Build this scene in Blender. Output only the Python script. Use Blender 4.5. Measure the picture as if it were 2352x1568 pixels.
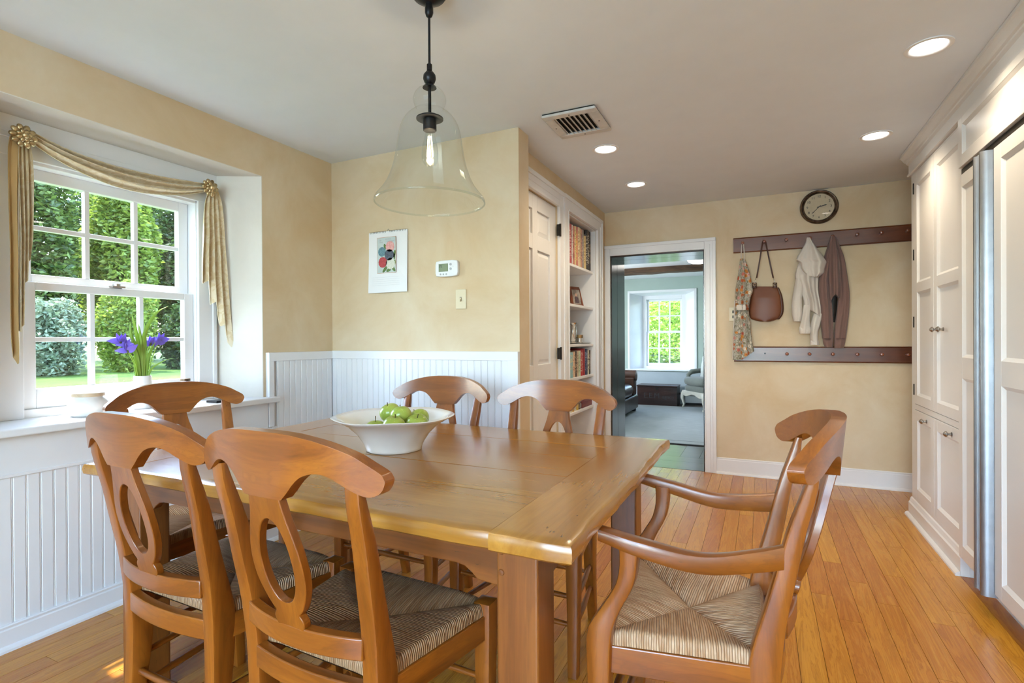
import bpy, math, random
import numpy as np
from mathutils import Matrix, Vector, Euler

for o in list(bpy.data.objects):
    bpy.data.objects.remove(o, do_unlink=True)
SC = bpy.context.scene
COL = SC.collection
PI = math.pi

# ---------------------------------------------------------------- camera
F_PX, YAW, PITCH, ROLL = 1208.4228, math.radians(-25.30779), math.radians(-0.19823), math.radians(-0.32023)
EYE = Vector((0.0, 0.0, 1.15))
def cam_axes():
    cp, sp = math.cos(PITCH), math.sin(PITCH)
    fwd = np.array([math.sin(YAW)*cp, math.cos(YAW)*cp, sp])
    right = np.array([math.cos(YAW), -math.sin(YAW), 0.0])
    up = np.cross(right, fwd)
    R = np.stack([right, -up, fwd])
    c, s = math.cos(ROLL), math.sin(ROLL)
    return np.array([[c, -s, 0], [s, c, 0], [0, 0, 1.0]]) @ R
CR = cam_axes()
cam = bpy.data.cameras.new('camera')
cam.sensor_width = 36.0
cam.lens = 36.0*F_PX/2352.0
cam.clip_start, cam.clip_end = 0.05, 300
cam_o = bpy.data.objects.new('camera', cam)
COL.objects.link(cam_o)
cam_o.matrix_world = Matrix(((CR[0][0], -CR[1][0], -CR[2][0], EYE.x),
                             (CR[0][1], -CR[1][1], -CR[2][1], EYE.y),
                             (CR[0][2], -CR[1][2], -CR[2][2], EYE.z), (0, 0, 0, 1)))
SC.camera = cam_o

# a photograph pixel traced onto a real plane of the room (x = .., y = .. or z = ..)
def ray(px, py):
    return CR.T @ np.array([(px-1176.0)/F_PX, (py-784.0)/F_PX, 1.0])
def at_x(px, py, x):
    d = ray(px, py); t = (x-EYE.x)/d[0]; return (x, EYE.y+d[1]*t, EYE.z+d[2]*t)
def at_y(px, py, y):
    d = ray(px, py); t = (y-EYE.y)/d[1]; return (EYE.x+d[0]*t, y, EYE.z+d[2]*t)
def at_z(px, py, z):
    d = ray(px, py); t = (z-EYE.z)/d[2]; return (EYE.x+d[0]*t, EYE.y+d[1]*t, z)

# ---------------------------------------------------------------- sky, sun, exposure
SC.view_settings.view_transform = 'Standard'
SC.view_settings.look = 'None'
SC.view_settings.gamma = 1.0
SC.view_settings.use_curve_mapping = False
SC.view_settings.exposure = EXPOSURE = 0.2
SC.cycles.use_denoising = True
SC.cycles.max_bounces = 7
SC.cycles.use_adaptive_sampling = True
SC.cycles.adaptive_threshold = 0.07
SC.cycles.adaptive_min_samples = 20
SC.cycles.diffuse_bounces = 4
SC.cycles.glossy_bounces = 3
SC.cycles.transmission_bounces = 10
SC.cycles.transparent_max_bounces = 14
SC.cycles.sample_clamp_indirect = 6.0
SC.cycles.caustics_reflective = False
SC.cycles.caustics_refractive = False

world = bpy.data.worlds.new('daylight_sky')
SC.world = world
world.use_nodes = True
wn = world.node_tree.nodes; wl = world.node_tree.links
wn.clear()
sky = wn.new('ShaderNodeTexSky')
sky.sky_type = 'NISHITA'
sky.sun_disc = False
sky.sun_elevation = math.radians(60)
sky.sun_rotation = math.radians(-95)
bg = wn.new('ShaderNodeBackground')
bg.inputs['Strength'].default_value = SKY = 3.6
wo = wn.new('ShaderNodeOutputWorld')
wl.new(sky.outputs[0], bg.inputs[0]); wl.new(bg.outputs[0], wo.inputs[0])

def add_light(name, kind, loc, energy, color, rot=(0, 0, 0), **kw):
    l = bpy.data.lights.new(name, kind)
    l.energy = energy; l.color = color
    for k, v in kw.items():
        setattr(l, k, v)
    o = bpy.data.objects.new(name, l)
    COL.objects.link(o); o.location = loc; o.rotation_euler = rot
    return o
sun = add_light('sun', 'SUN', (-6, 2, 10), 16.0, (1.0, 0.95, 0.87), angle=math.radians(0.8))
sun.rotation_euler = Vector((0.99*0.438, -0.15*0.438, -0.899)).to_track_quat('-Z', 'Y').to_euler()
# area fill added behind the camera; daylight by the living room's side window
add_light('rear_fill_light', 'AREA', (-0.45, -2.52, 1.25), 104, (0.46, 0.71, 1.0), (math.radians(90), 0, 0), shape='RECTANGLE', size=2.5, size_y=2.0)
add_light('living_room_daylight', 'AREA', (-3.56, 7.3, 1.35), 110, (0.88, 0.94, 1.0), (0, math.radians(-90), 0), shape='RECTANGLE', size=1.2, size_y=1.1)
for nm, loc, rot, sx, sy in (('window_portal', (-2.95, 1.478, 1.4), (0, math.radians(-90), 0), 1.1, 0.85),
                             ('far_window_portal', (-1.62, 10.32, 1.27), (math.radians(-90), 0, 0), 0.75, 1.35)):
    p = add_light(nm, 'AREA', loc, 1, (1, 1, 1), rot, shape='RECTANGLE', size=sx, size_y=sy)
    p.data.cycles.is_portal = True

# ---------------------------------------------------------------- mesh helpers
class MB:
    def __init__(s):
        s.v = []; s.f = []; s.uv = None
    def add(s, vs, fs):
        n = len(s.v); s.v += [tuple(map(float, p)) for p in vs]; s.f += [tuple(i+n for i in q) for q in fs]; return s
    def box(s, x0, x1, y0, y1, z0, z1):
        return s.add([(x0, y0, z0), (x1, y0, z0), (x1, y1, z0), (x0, y1, z0), (x0, y0, z1), (x1, y0, z1), (x1, y1, z1), (x0, y1, z1)],
                     [(0, 3, 2, 1), (4, 5, 6, 7), (0, 1, 5, 4), (1, 2, 6, 5), (2, 3, 7, 6), (3, 0, 4, 7)])
    def prism(s, pts, axis, a, b):
        # pts: polygon in the two other axes (cyclic order), extruded from a to b along axis
        def mk(p, t):
            return {'x': (t, p[0], p[1]), 'y': (p[0], t, p[1]), 'z': (p[0], p[1], t)}[axis]
        n = len(pts)
        vs = [mk(p, a) for p in pts]+[mk(p, b) for p in pts]
        fs = [(i, (i+1) % n, n+(i+1) % n, n+i) for i in range(n)]+[tuple(range(n-1, -1, -1)), tuple(range(n, 2*n))]
        return s.add(vs, fs)
    def loft(s, rings, cap=True, closed=True):
        m = len(rings[0]); vs = [p for r in rings for p in r]; fs = []
        for i in range(len(rings)-1):
            for j in range(m if closed else m-1):
                k = (j+1) % m
                fs.append((i*m+j, i*m+k, (i+1)*m+k, (i+1)*m+j))
        if cap and closed:
            fs.append(tuple(range(m-1, -1, -1))); fs.append(tuple(range((len(rings)-1)*m, len(rings)*m)))
        return s.add(vs, fs)
    def tube(s, path, r, n=8, cap=True):
        path = [Vector(p) for p in path]
        rs = r if isinstance(r, (list, tuple)) else [r]*len(path)
        rings = []; prev = None
        for i, p in enumerate(path):
            t = (path[min(i+1, len(path)-1)]-path[max(i-1, 0)]).normalized()
            if prev is None:
                a = Vector((0, 0, 1)) if abs(t.z) < 0.9 else Vector((1, 0, 0))
                u = t.cross(a).normalized()
            else:
                u = (prev-t*prev.dot(t)).normalized()
            prev = u; w = t.cross(u)
            rings.append([p+(u*math.cos(2*PI*k/n)+w*math.sin(2*PI*k/n))*rs[i] for k in range(n)])
        return s.loft(rings, cap)
    def lathe(s, prof, c=(0, 0, 0), n=32, axis='z', cap=False):
        rings = []
        for r, h in prof:
            ring = []
            for k in range(n):
                a = 2*PI*k/n; x, y = r*math.cos(a), r*math.sin(a)
                ring.append({'z': (c[0]+x, c[1]+y, c[2]+h), 'y': (c[0]+x, c[1]+h, c[2]+y), 'x': (c[0]+h, c[1]+x, c[2]+y)}[axis])
            rings.append(ring)
        return s.loft(rings, cap)
    def grid(s, P, flip=False):
        m = len(P[0]); vs = [p for r in P for p in r]; fs = []
        for i in range(len(P)-1):
            for j in range(m-1):
                q = (i*m+j, i*m+j+1, (i+1)*m+j+1, (i+1)*m+j)
                fs.append(q[::-1] if flip else q)
        return s.add(vs, fs)
    def shell(s, P, Q):
        # closed skin between two grids of the same size
        s.grid(P); s.grid(Q, True)
        r, c = len(P), len(P[0])
        for A, B in ((P[0], Q[0]), (P[-1], Q[-1])):
            s.grid([A, B], A is P[0])
        for k in (0, c-1):
            s.grid([[P[i][k] for i in range(r)], [Q[i][k] for i in range(r)]], k != 0)
        return s
    def xf(s, M):
        s.v = [tuple(M @ Vector(p)) for p in s.v]; return s
    def build(s, name, mat, parent=None, smooth=False, bevel=0.0, seg=2, angle=35, merge=False):
        me = bpy.data.meshes.new(name)
        me.from_pydata(s.v, [], s.f); me.update()
        if s.uv is not None:
            l = me.uv_layers.new(name='UVMap')
            idx = np.empty(len(me.loops), dtype=np.int32); me.loops.foreach_get('vertex_index', idx)
            l.data.foreach_set('uv', np.asarray(s.uv, dtype=np.float32)[idx].ravel())
        if merge:
            import bmesh
            bm = bmesh.new(); bm.from_mesh(me); bmesh.ops.remove_doubles(bm, verts=bm.verts, dist=1e-5)
            bmesh.ops.recalc_face_normals(bm, faces=bm.faces); bm.to_mesh(me); bm.free()
        if smooth:
            me.shade_smooth() if hasattr(me, 'shade_smooth') else None
            if smooth is not True:
                me.set_sharp_from_angle(angle=math.radians(smooth))
        if mat: me.materials.append(mat)
        o = bpy.data.objects.new(name, me)
        COL.objects.link(o)
        if bevel:
            b = o.modifiers.new('soft_edges', 'BEVEL'); b.width = bevel; b.segments = seg; b.limit_method = 'ANGLE'; b.angle_limit = math.radians(angle)
            b.harden_normals = False
        if parent is not None:
            o.parent = parent
            if parent.name in PINV: o.matrix_parent_inverse = PINV[parent.name].copy()
        return o
PINV = {}
def thing(name, label, cat, loc=(0, 0, 0), group=None, local=False, rotz=0.0):
    # an Empty at the thing's base; parts are given in world coordinates unless local
    o = bpy.data.objects.new(name, None); COL.objects.link(o)
    o.empty_display_size = 0.05
    o.location = loc; o.rotation_euler = (0, 0, rotz)
    if not local:
        PINV[o.name] = Matrix.Translation(-Vector(loc))
    return tag(o, label, cat, group)
def tag(o, label, cat, group=None, kind=None):
    if label: o['label'] = label
    if cat: o['category'] = cat
    if group: o['group'] = group
    if kind: o['kind'] = kind
    return o
def struct(o, label=None):
    o['kind'] = 'structure'
    if label: o['label'] = label
    return o
def croot(name, loc=(0, 0, 0)):
    o = bpy.data.objects.new(name, None); COL.objects.link(o); o.empty_display_size = 0.05; o.location = loc
    PINV[o.name] = Matrix.Translation(-Vector(loc))
    return struct(o)
def copy_tree(o, parent=None):
    c = o.copy(); COL.objects.link(c)
    c.parent = parent
    for ch in list(o.children):
        copy_tree(ch, c)
    return c
def box(name, mat, b, parent=None, bevel=0.0, **k):
    return MB().box(*b).build(name, mat, parent, bevel=bevel, **k)
def lerp(a, b, t): return a+(b-a)*t
def interp(x, xs, ys): return float(np.interp(x, xs, ys))
def smooth_interp(x, xs, ys):
    # monotone-ish cubic (Catmull-Rom) through the given points
    if x <= xs[0]: return ys[0]
    if x >= xs[-1]: return ys[-1]
    i = max(k for k in range(len(xs)) if xs[k] <= x)
    i = min(i, len(xs)-2)
    h = xs[i+1]-xs[i]; t = (x-xs[i])/h
    m0 = (ys[i+1]-ys[max(i-1, 0)])/(xs[i+1]-xs[max(i-1, 0)])*h
    m1 = (ys[min(i+2, len(xs)-1)]-ys[i])/(xs[min(i+2, len(xs)-1)]-xs[i])*h
    return (2*t**3-3*t**2+1)*ys[i]+(t**3-2*t**2+t)*m0+(-2*t**3+3*t**2)*ys[i+1]+(t**3-t**2)*m1
def text(name, body, size, loc, rot, mat, parent=None, align='CENTER', extrude=0.0003, sx=1.0):
    c = bpy.data.curves.new(name, 'FONT'); c.body = body; c.size = size; c.align_x = align; c.align_y = 'CENTER'; c.extrude = extrude
    c.materials.append(mat)
    tmp = bpy.data.objects.new(name, c); COL.objects.link(tmp)
    me = bpy.data.meshes.new_from_object(tmp.evaluated_get(bpy.context.evaluated_depsgraph_get()))
    bpy.data.objects.remove(tmp, do_unlink=True)
    if not me.materials: me.materials.append(mat)
    o = bpy.data.objects.new(name, me); COL.objects.link(o)
    o.location = loc; o.rotation_euler = rot; o.scale = (sx, 1, 1)
    if parent is not None:
        o.parent = parent
        if parent.name in PINV: o.matrix_parent_inverse = PINV[parent.name].copy()
    return o

# ---------------------------------------------------------------- materials
def srgb(r, g, b):
    f = lambda c: (c/12.92 if c <= 0.04045 else ((c+0.055)/1.055)**2.4)
    return (f(r/255.0), f(g/255.0), f(b/255.0), 1.0)
class NT:
    def __init__(s, name):
        s.m = bpy.data.materials.new(name); s.m.use_nodes = True
        s.t = s.m.node_tree; s.n = s.t.nodes; s.l = s.t.links
        s.b = s.n['Principled BSDF']; s.out = s.n['Material Output']
    def new(s, t, **k):
        n = s.n.new(t)
        for a, v in k.items():
            if a in n.inputs.keys(): n.inputs[a].default_value = v
            else: setattr(n, a, v)
        return n
    def link(s, a, b): s.l.new(a, b)
    def coords(s, kind='Object', scale=(1, 1, 1), rand=True):
        tc = s.new('ShaderNodeTexCoord'); mp = s.new('ShaderNodeMapping')
        mp.inputs['Scale'].default_value = scale
        src = tc.outputs[kind]
        if rand:
            oi = s.new('ShaderNodeObjectInfo'); ad = s.new('ShaderNodeVectorMath', operation='MULTIPLY_ADD')
            cmb = s.new('ShaderNodeCombineXYZ')
            for k in range(3): s.link(oi.outputs['Random'], cmb.inputs[k])
            s.link(cmb.outputs[0], ad.inputs[0]); ad.inputs[1].default_value = (13.7, 31.1, 7.9)
            s.link(src, ad.inputs[2]); src = ad.outputs[0]
        s.link(src, mp.inputs['Vector'])
        return mp.outputs[0]
    def ramp(s, fac, stops):
        r = s.new('ShaderNodeValToRGB'); e = r.color_ramp.elements
        while len(e) < len(stops): e.new(0.5)
        for k, (p, c) in enumerate(stops):
            e[k].position = p; e[k].color = c if len(c) == 4 else (*c, 1)
        s.link(fac, r.inputs[0]); return r.outputs[0]
    def noise(s, vec, scale, detail=4, rough=0.55, dist=0.0):
        n = s.new('ShaderNodeTexNoise'); n.inputs['Scale'].default_value = scale; n.inputs['Detail'].default_value = detail
        n.inputs['Roughness'].default_value = rough; n.inputs['Distortion'].default_value = dist
        s.link(vec, n.inputs['Vector']); return n.outputs['Fac']
    def mix(s, fac, a, b, mode='MIX'):
        m = s.new('ShaderNodeMix', data_type='RGBA', blend_type=mode)
        for sock, v in ((m.inputs[0], fac), (m.inputs[6], a), (m.inputs[7], b)):
            if isinstance(v, (int, float)): sock.default_value = v
            elif isinstance(v, tuple): sock.default_value = v
            else: s.link(v, sock)
        return m.outputs[2]
    def math(s, op, a, b=0.0):
        m = s.new('ShaderNodeMath', operation=op)
        for k, v in ((0, a), (1, b)):
            if isinstance(v, (int, float)): m.inputs[k].default_value = v
            else: s.link(v, m.inputs[k])
        return m.outputs[0]
    def bump(s, h, strength, dist=0.002):
        b = s.new('ShaderNodeBump'); b.inputs['Strength'].default_value = strength; b.inputs['Distance'].default_value = dist
        s.link(h, b.inputs['Height']); s.link(b.outputs[0], s.b.inputs['Normal'])
    def base(s, c):
        if isinstance(c, tuple): s.b.inputs['Base Color'].default_value = c
        else: s.link(c, s.b.inputs['Base Color'])
    def set(s, **k):
        nm = dict(rough='Roughness', metal='Metallic', coat='Coat Weight', coatr='Coat Roughness', spec='Specular IOR Level', trans='Transmission Weight', ior='IOR', sheen='Sheen Weight', alpha='Alpha', sss='Subsurface Weight')
        for a, v in k.items(): s.b.inputs[nm[a]].default_value = v
        return s
def plain(name, c, rough=0.5, var=0.06, scale=6.0, bump=0.0, bscale=60.0, **k):
    t = NT(name); vec = t.coords('Object')
    n = t.noise(vec, scale, 3)
    c2 = tuple(max(0, x*(1-var*2)) for x in c[:3])+(1,)
    c3 = tuple(min(1, x*(1+var)) for x in c[:3])+(1,)
    t.base(t.ramp(n, [(0.3, c2), (0.7, c3)])); t.set(rough=rough, **k)
    if bump: t.bump(t.noise(vec, bscale, 3), bump)
    return t.m
def wood(name, light, mid, dark, axis, rough=0.35, coat=0.3, ring=1.0, wear=0.25, contrast=1.0, fine=1.0, specks=0.0):
    t = NT(name)
    st = {'x': (0.9, 9, 9), 'y': (9, 0.9, 9), 'z': (9, 9, 0.9)}[axis]
    sf = {'x': (6, 160, 160), 'y': (160, 6, 160), 'z': (160, 160, 6)}[axis]
    v1 = t.coords('Object', tuple(ring*a for a in st)); v2 = t.coords('Object', sf); v3 = t.coords('Object')
    g = t.noise(v1, 1.3, 5, 0.6, 1.2)
    fine_n = t.noise(v2, 1.0, 2, 0.6)
    big = t.noise(v3, 2.3, 2)
    c = t.ramp(g, [(0.30, tuple(lerp(d_, m_, 0.35*(2-contrast)) for d_, m_ in zip(dark, mid))), (0.46, mid), (0.66, light)])
    ln = t.ramp(t.math('FRACT', t.math('MULTIPLY', g, 9.0)), [(0.0, (1, 1, 1)), (0.16, (0, 0, 0)), (0.80, (0, 0, 0)), (1.0, (1, 1, 1))])
    c = t.mix(t.math('MULTIPLY', ln, 0.22*contrast), c, dark)
    c = t.mix(t.math('MULTIPLY', fine_n, 0.38*fine), c, tuple(0.55*a for a in dark[:3])+(1,), 'MIX')
    c = t.mix(t.math('MULTIPLY', t.ramp(big, [(0.45, (0, 0, 0)), (0.75, (1, 1, 1))]), wear), c, dark)
    if specks:
        sp1 = t.coords('Object', tuple(3.0 if k == axis else 9.0 for k in 'xyz'))
        sn = t.noise(sp1, 5.0, 4, 0.7)
        c = t.mix(t.math('MULTIPLY', t.ramp(sn, [(0.685, (0, 0, 0)), (0.72, (1, 1, 1))]), specks), c, (0.012, 0.007, 0.004, 1))
    oi = t.new('ShaderNodeObjectInfo')
    hs = t.new('ShaderNodeHueSaturation'); t.link(c, hs.inputs['Color'])
    t.link(t.math('MULTIPLY_ADD', oi.outputs['Random'], 0.22) if False else t.math('ADD', t.math('MULTIPLY', oi.outputs['Random'], 0.18), 0.91), hs.inputs['Value'])
    t.base(hs.outputs[0]); t.set(rough=rough, coat=coat, coatr=0.18)
    t.bump(fine_n, 0.08, 0.001)
    return t.m

def wall_paint(name, c1, c2, c3):
    t = NT(name); v = t.coords('Object', rand=False)
    n1 = t.noise(v, 2.2, 6, 0.62, 0.6); n2 = t.noise(v, 14, 5, 0.6)
    c = t.ramp(n1, [(0.32, c1), (0.5, c2), (0.7, c3)])
    c = t.mix(t.math('MULTIPLY', n2, 0.35), c, c1)
    t.base(c); t.set(rough=0.62, spec=0.35); t.bump(n2, 0.06, 0.002); return t.m

M = {}
M['wall'] = wall_paint('sponged_tan_paint', srgb(207, 182, 145), srgb(215, 195, 163), srgb(222, 207, 181))
M['ceiling'] = plain('ceiling_white', (0.76, 0.82, 0.90, 1), 0.75, 0.01)
M['trim'] = plain('trim_white', (0.82, 0.825, 0.84, 1), 0.32, 0.012, 4)
M['wains'] = plain('wainscot_white', (0.81, 0.815, 0.83, 1), 0.28, 0.015, 5, 0.03, 30)
M['cab'] = plain('cabinet_white', (0.77, 0.76, 0.75, 1), 0.3, 0.012, 3)
M['dooru'] = plain('door_white', (0.80, 0.795, 0.79, 1), 0.3, 0.012, 3)
M['cream_wall'] = wall_paint('cream_plaster', (0.70, 0.66, 0.59, 1), (0.75, 0.71, 0.64, 1), (0.78, 0.75, 0.69, 1))
M['farpanel'] = plain('far_panel_paint', (0.42, 0.48, 0.51, 1), 0.5, 0.02)
M['sage'] = plain('sage_paint', srgb(168, 186, 178), 0.6, 0.03, 3)
M['farwhite'] = plain('far_trim_white', (0.82, 0.84, 0.86, 1), 0.4, 0.01)
HON = (srgb(168, 98, 29), srgb(146, 80, 21), srgb(100, 52, 14))
for ax in 'xyz':
    M['chair_'+ax] = wood('honey_chair_wood_'+ax, *HON, ax, 0.3, 0.45, 1.0, 0.35, 1.0, 1.0, 0.35)
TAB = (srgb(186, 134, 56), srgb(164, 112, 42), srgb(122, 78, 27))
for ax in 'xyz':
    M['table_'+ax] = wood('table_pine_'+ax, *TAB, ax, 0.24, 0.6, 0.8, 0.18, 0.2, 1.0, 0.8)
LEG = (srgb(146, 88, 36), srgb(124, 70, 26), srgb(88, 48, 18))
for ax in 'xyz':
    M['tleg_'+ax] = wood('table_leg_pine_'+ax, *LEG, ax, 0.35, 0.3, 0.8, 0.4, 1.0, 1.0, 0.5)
M['peg'] = wood('peg_rail_cherry', srgb(122, 68, 38), srgb(104, 55, 30), srgb(82, 43, 24), 'x', 0.3, 0.4, 0.6, 0.2)
M['pegknob'] = wood('peg_knob_cherry', srgb(160, 92, 52), srgb(140, 76, 42), srgb(104, 54, 30), 'y', 0.3, 0.4)
M['jamb'] = wood('dark_jamb_wood', srgb(62, 44, 34), srgb(44, 32, 27), srgb(26, 20, 18), 'z', 0.2, 0.6, 1.2, 0.3)
M['jambx'] = wood('dark_soffit_wood', srgb(62, 44, 34), srgb(44, 32, 27), srgb(26, 20, 18), 'x', 0.2, 0.6, 1.2, 0.3)
M['darkfloor'] = wood('dark_floor_wood', srgb(96, 76, 60), srgb(74, 58, 46), srgb(44, 34, 28), 'x', 0.3, 0.25, 0.7, 0.3)
M['beam'] = wood('rough_beam_wood', srgb(120, 90, 62), srgb(86, 62, 42), srgb(40, 28, 20), 'x', 0.8, 0.0, 2.0, 0.5)
def floor_wood():
    t = NT('oak_strip_floor')
    v1 = t.coords('Object', (11, 0.75, 11)); v2 = t.coords('Object', (260, 7, 260)); 
    g = t.noise(v1, 1.0, 6, 0.62, 2.6); f = t.noise(v2, 1.0, 2)
    c = t.ramp(g, [(0.25, srgb(166, 100, 24)), (0.45, srgb(200, 134, 40)), (0.55, srgb(186, 118, 32)), (0.62, srgb(210, 146, 50)), (0.8, srgb(196, 128, 38))])
    ln = t.ramp(t.math('FRACT', t.math('MULTIPLY', g, 8.0)), [(0.0, (1, 1, 1)), (0.14, (0, 0, 0)), (0.72, (0, 0, 0)), (1.0, (1, 1, 1))])
    c = t.mix(t.math('MULTIPLY', ln, 0.42), c, srgb(136, 74, 18))
    c = t.mix(t.math('MULTIPLY', f, 0.3), c, srgb(146, 92, 34))
    oi = t.new('ShaderNodeObjectInfo'); ge = t.new('ShaderNodeNewGeometry')
    rnd = t.math('FRACT', t.math('ADD', oi.outputs['Random'], ge.outputs['Random Per Island']))
    hs = t.new('ShaderNodeHueSaturation'); t.link(c, hs.inputs['Color'])
    t.link(t.math('ADD', t.math('MULTIPLY', rnd, 0.26), 0.86), hs.inputs['Value'])
    t.link(t.math('ADD', t.math('MULTIPLY', rnd, 0.02), 0.49), hs.inputs['Hue'])
    t.base(hs.outputs[0]); t.set(rough=0.27, coat=0.25, coatr=0.12); t.bump(f, 0.05, 0.0008)
    return t.m
M['floor'] = floor_wood()
M['gap'] = plain('floor_gap', (0.05, 0.025, 0.012, 1), 0.9)
def metal(name, c, rough=0.3, var=0.1): return plain(name, c, rough, var, 20, metal=1.0)
M['steel'] = metal('brushed_steel', (0.30, 0.31, 0.33, 1), 0.42, 0.05)
M['pewter'] = metal('pewter', (0.42, 0.40, 0.38, 1), 0.3)
M['black'] = plain('black_metal', (0.02, 0.02, 0.022, 1), 0.35, 0.1, 20, metal=0.6)
M['bronze'] = metal('dark_bronze', (0.20, 0.15, 0.11, 1), 0.4, 0.3)
M['gold'] = metal('antique_gold', (0.52, 0.40, 0.22, 1), 0.36, 0.25)
M['silver'] = metal('silver', (0.72, 0.70, 0.66, 1), 0.18, 0.08)
M['hinge'] = plain('hinge_iron', (0.03, 0.025, 0.02, 1), 0.5, 0.2, 40, metal=0.5)
def glass(name, tint, refl=1.0, rough=0.0, base=0.04):
    t = NT(name); t.n.remove(t.b)
    tr = t.new('ShaderNodeBsdfTransparent'); tr.inputs[0].default_value = tint
    gl = t.new('ShaderNodeBsdfGlossy'); gl.inputs['Roughness'].default_value = rough
    lw = t.new('ShaderNodeLayerWeight'); lw.inputs['Blend'].default_value = 0.35
    mx = t.new('ShaderNodeMixShader')
    f = t.math('ADD', t.math('MULTIPLY', t.math('POWER', lw.outputs['Facing'], 3.0), 0.55*refl), base)
    t.link(f, mx.inputs[0]); t.link(tr.outputs[0], mx.inputs[1]); t.link(gl.outputs[0], mx.inputs[2]); t.link(mx.outputs[0], t.out.inputs[0])
    return t.m
M['pane'] = glass('window_glass', (0.96, 0.98, 0.97, 1), 0.7)
M['bellglass'] = glass('clear_bell_glass', (0.95, 0.965, 0.965, 1), 1.1, 0.0, 0.015)
def emit(name, c, s):
    t = NT(name); t.base((0.9, 0.9, 0.9, 1)); t.b.inputs['Emission Color'].default_value = c; t.b.inputs['Emission Strength'].default_value = s
    return t.m
M['lens'] = emit('lamp_lens', (1.0, 0.95, 0.86, 1), 9.0)
M['filament'] = emit('lamp_filament', (1.0, 0.80, 0.48, 1), 40.0)
M['dome'] = emit('dome_lamp_glass', (1.0, 0.93, 0.84, 1), 3.0)
M['ink'] = plain('printed_ink', (0.05, 0.05, 0.055, 1), 0.7)

# ================================================================ THE ROOM SHELL
X0, YB, YF, XS, H = -2.575, 2.653, 4.82, -1.315, 2.325
XE, YT = -1.208, 2.79          # end of the stub wall, its far side
XR, YR = 1.52, -2.6            # right wall, wall behind the camera
ZS = 0.83                      # window stool height
WC = 1.478                     # window centre line (y)

# floor: slab + strips
fl = box('floor', M['gap'], (-2.62, 1.60, -2.7, 4.83, -0.15, -0.013)); struct(fl)
rng = random.Random(5)
PW = 0.083
plank_mesh = {}
planks = []
x = -2.62; row = 0
while x < XR:
    y = -2.7 - rng.random()*0.9
    while y < YF:
        L = rng.choice((0.62, 0.86, 1.05, 1.30, 1.62))
        y1 = min(y+L, YF+0.0)
        planks.append((x, y, y1)); y = y1
    x += PW; row += 1
def seen_size(p):
    cx_, cy_ = p[0]+PW/2, (max(p[1], 0.9)+p[2])/2
    d = CR @ np.array([cx_, cy_, -1.15])
    if d[2] < 0.3: return 0
    u, v = d[0]/d[2]*F_PX, d[1]/d[2]*F_PX
    if abs(u) > 1300 or v > 900: return 0
    return (p[2]-max(p[1], 0.3))*PW/d[2]**3
planks.sort(key=seen_size, reverse=True)
def plank_box(mb, w, l, ox=0.0, oy=0.0):
    return mb.box(ox+0.0007, ox+w-0.0007, oy+0.0007, oy+l-0.0007, -0.013, 0.0)
for k, (px_, a, b) in enumerate(planks[:296]):
    key = round(b-a, 3)
    if key in plank_mesh:
        o = bpy.data.objects.new('plank', plank_mesh[key]); COL.objects.link(o); o.parent = fl
    else:
        o = plank_box(MB(), PW, b-a).build('plank', M['floor'], fl); plank_mesh[key] = o.data
    o.location = (px_, a, 0)
rest = MB()
for px_, a, b in planks[296:]:
    plank_box(rest, PW, b-a, px_, a)
tag(rest.build('planks', M['floor'], fl), None, None, kind='stuff')

# ceiling with openings left for nothing: the lamps sit just below it in shallow cans
struct(box('ceiling', M['ceiling'], (-3.1, 1.7, -2.8, 4.83, H, H+0.15)))

# left wall: deep, with a splayed window recess
yr, yl = 2.113, 2*WC-2.113
yrb, ylb = 1.995, 2*WC-1.995
wl_ = MB()
wl_.prism([(X0, yr), (X0, YB+0.2), (-2.93, YB+0.2), (-2.93, 1.90), (-2.80, 1.90), (-2.80, yrb)], 'z', 0, H)
wl_.prism([(X0, yl), (-2.80, ylb), (-2.80, 2*WC-1.90), (-2.93, 2*WC-1.90), (-2.93, YR-0.1), (X0, YR-0.1)], 'z', 0, H)
wl_.box(-2.93, X0, yl, yr, 2.093, H)
wl_.box(-2.93, X0, yl, yr, 0, 0.79)
struct(wl_.build('wall_left', M['wall']))
pan = MB().box(-2.93, -2.80, 2*WC-1.899, 1.899, 1.952, 2.0925)
pan.box(-2.801, -2.796, ylb-0.002, 2*WC-1.955, 0.83, 1.9949).box(-2.801, -2.796, 1.955, yrb+0.0, 0.83, 1.9949).box(-2.801, -2.796, ylb, yrb, 1.995, 2.092)
struct(pan.build('trim_1', M['trim']), 'white boarding around the window inside the deep recess')

rvl = MB()
rvl.prism([(X0+0.0004, yr-0.004), (X0+0.0004, yr+0.0002), (-2.7955, yrb+0.0002), (-2.7955, yrb-0.0035)], 'z', ZS-0.02, 2.0928)
rvl.prism([(X0+0.0004, yl+0.004), (-2.7955, ylb+0.0035), (-2.7955, ylb-0.0002), (X0+0.0004, yl-0.0002)], 'z', ZS-0.02, 2.0928)
rvl.box(-2.7955, X0+0.0004, yl+0.004, yr-0.004, 2.0895, 2.0932)
struct(rvl.build('trim_16', M['cream_wall']), 'pale cream plaster lining the deep window recess')
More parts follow.
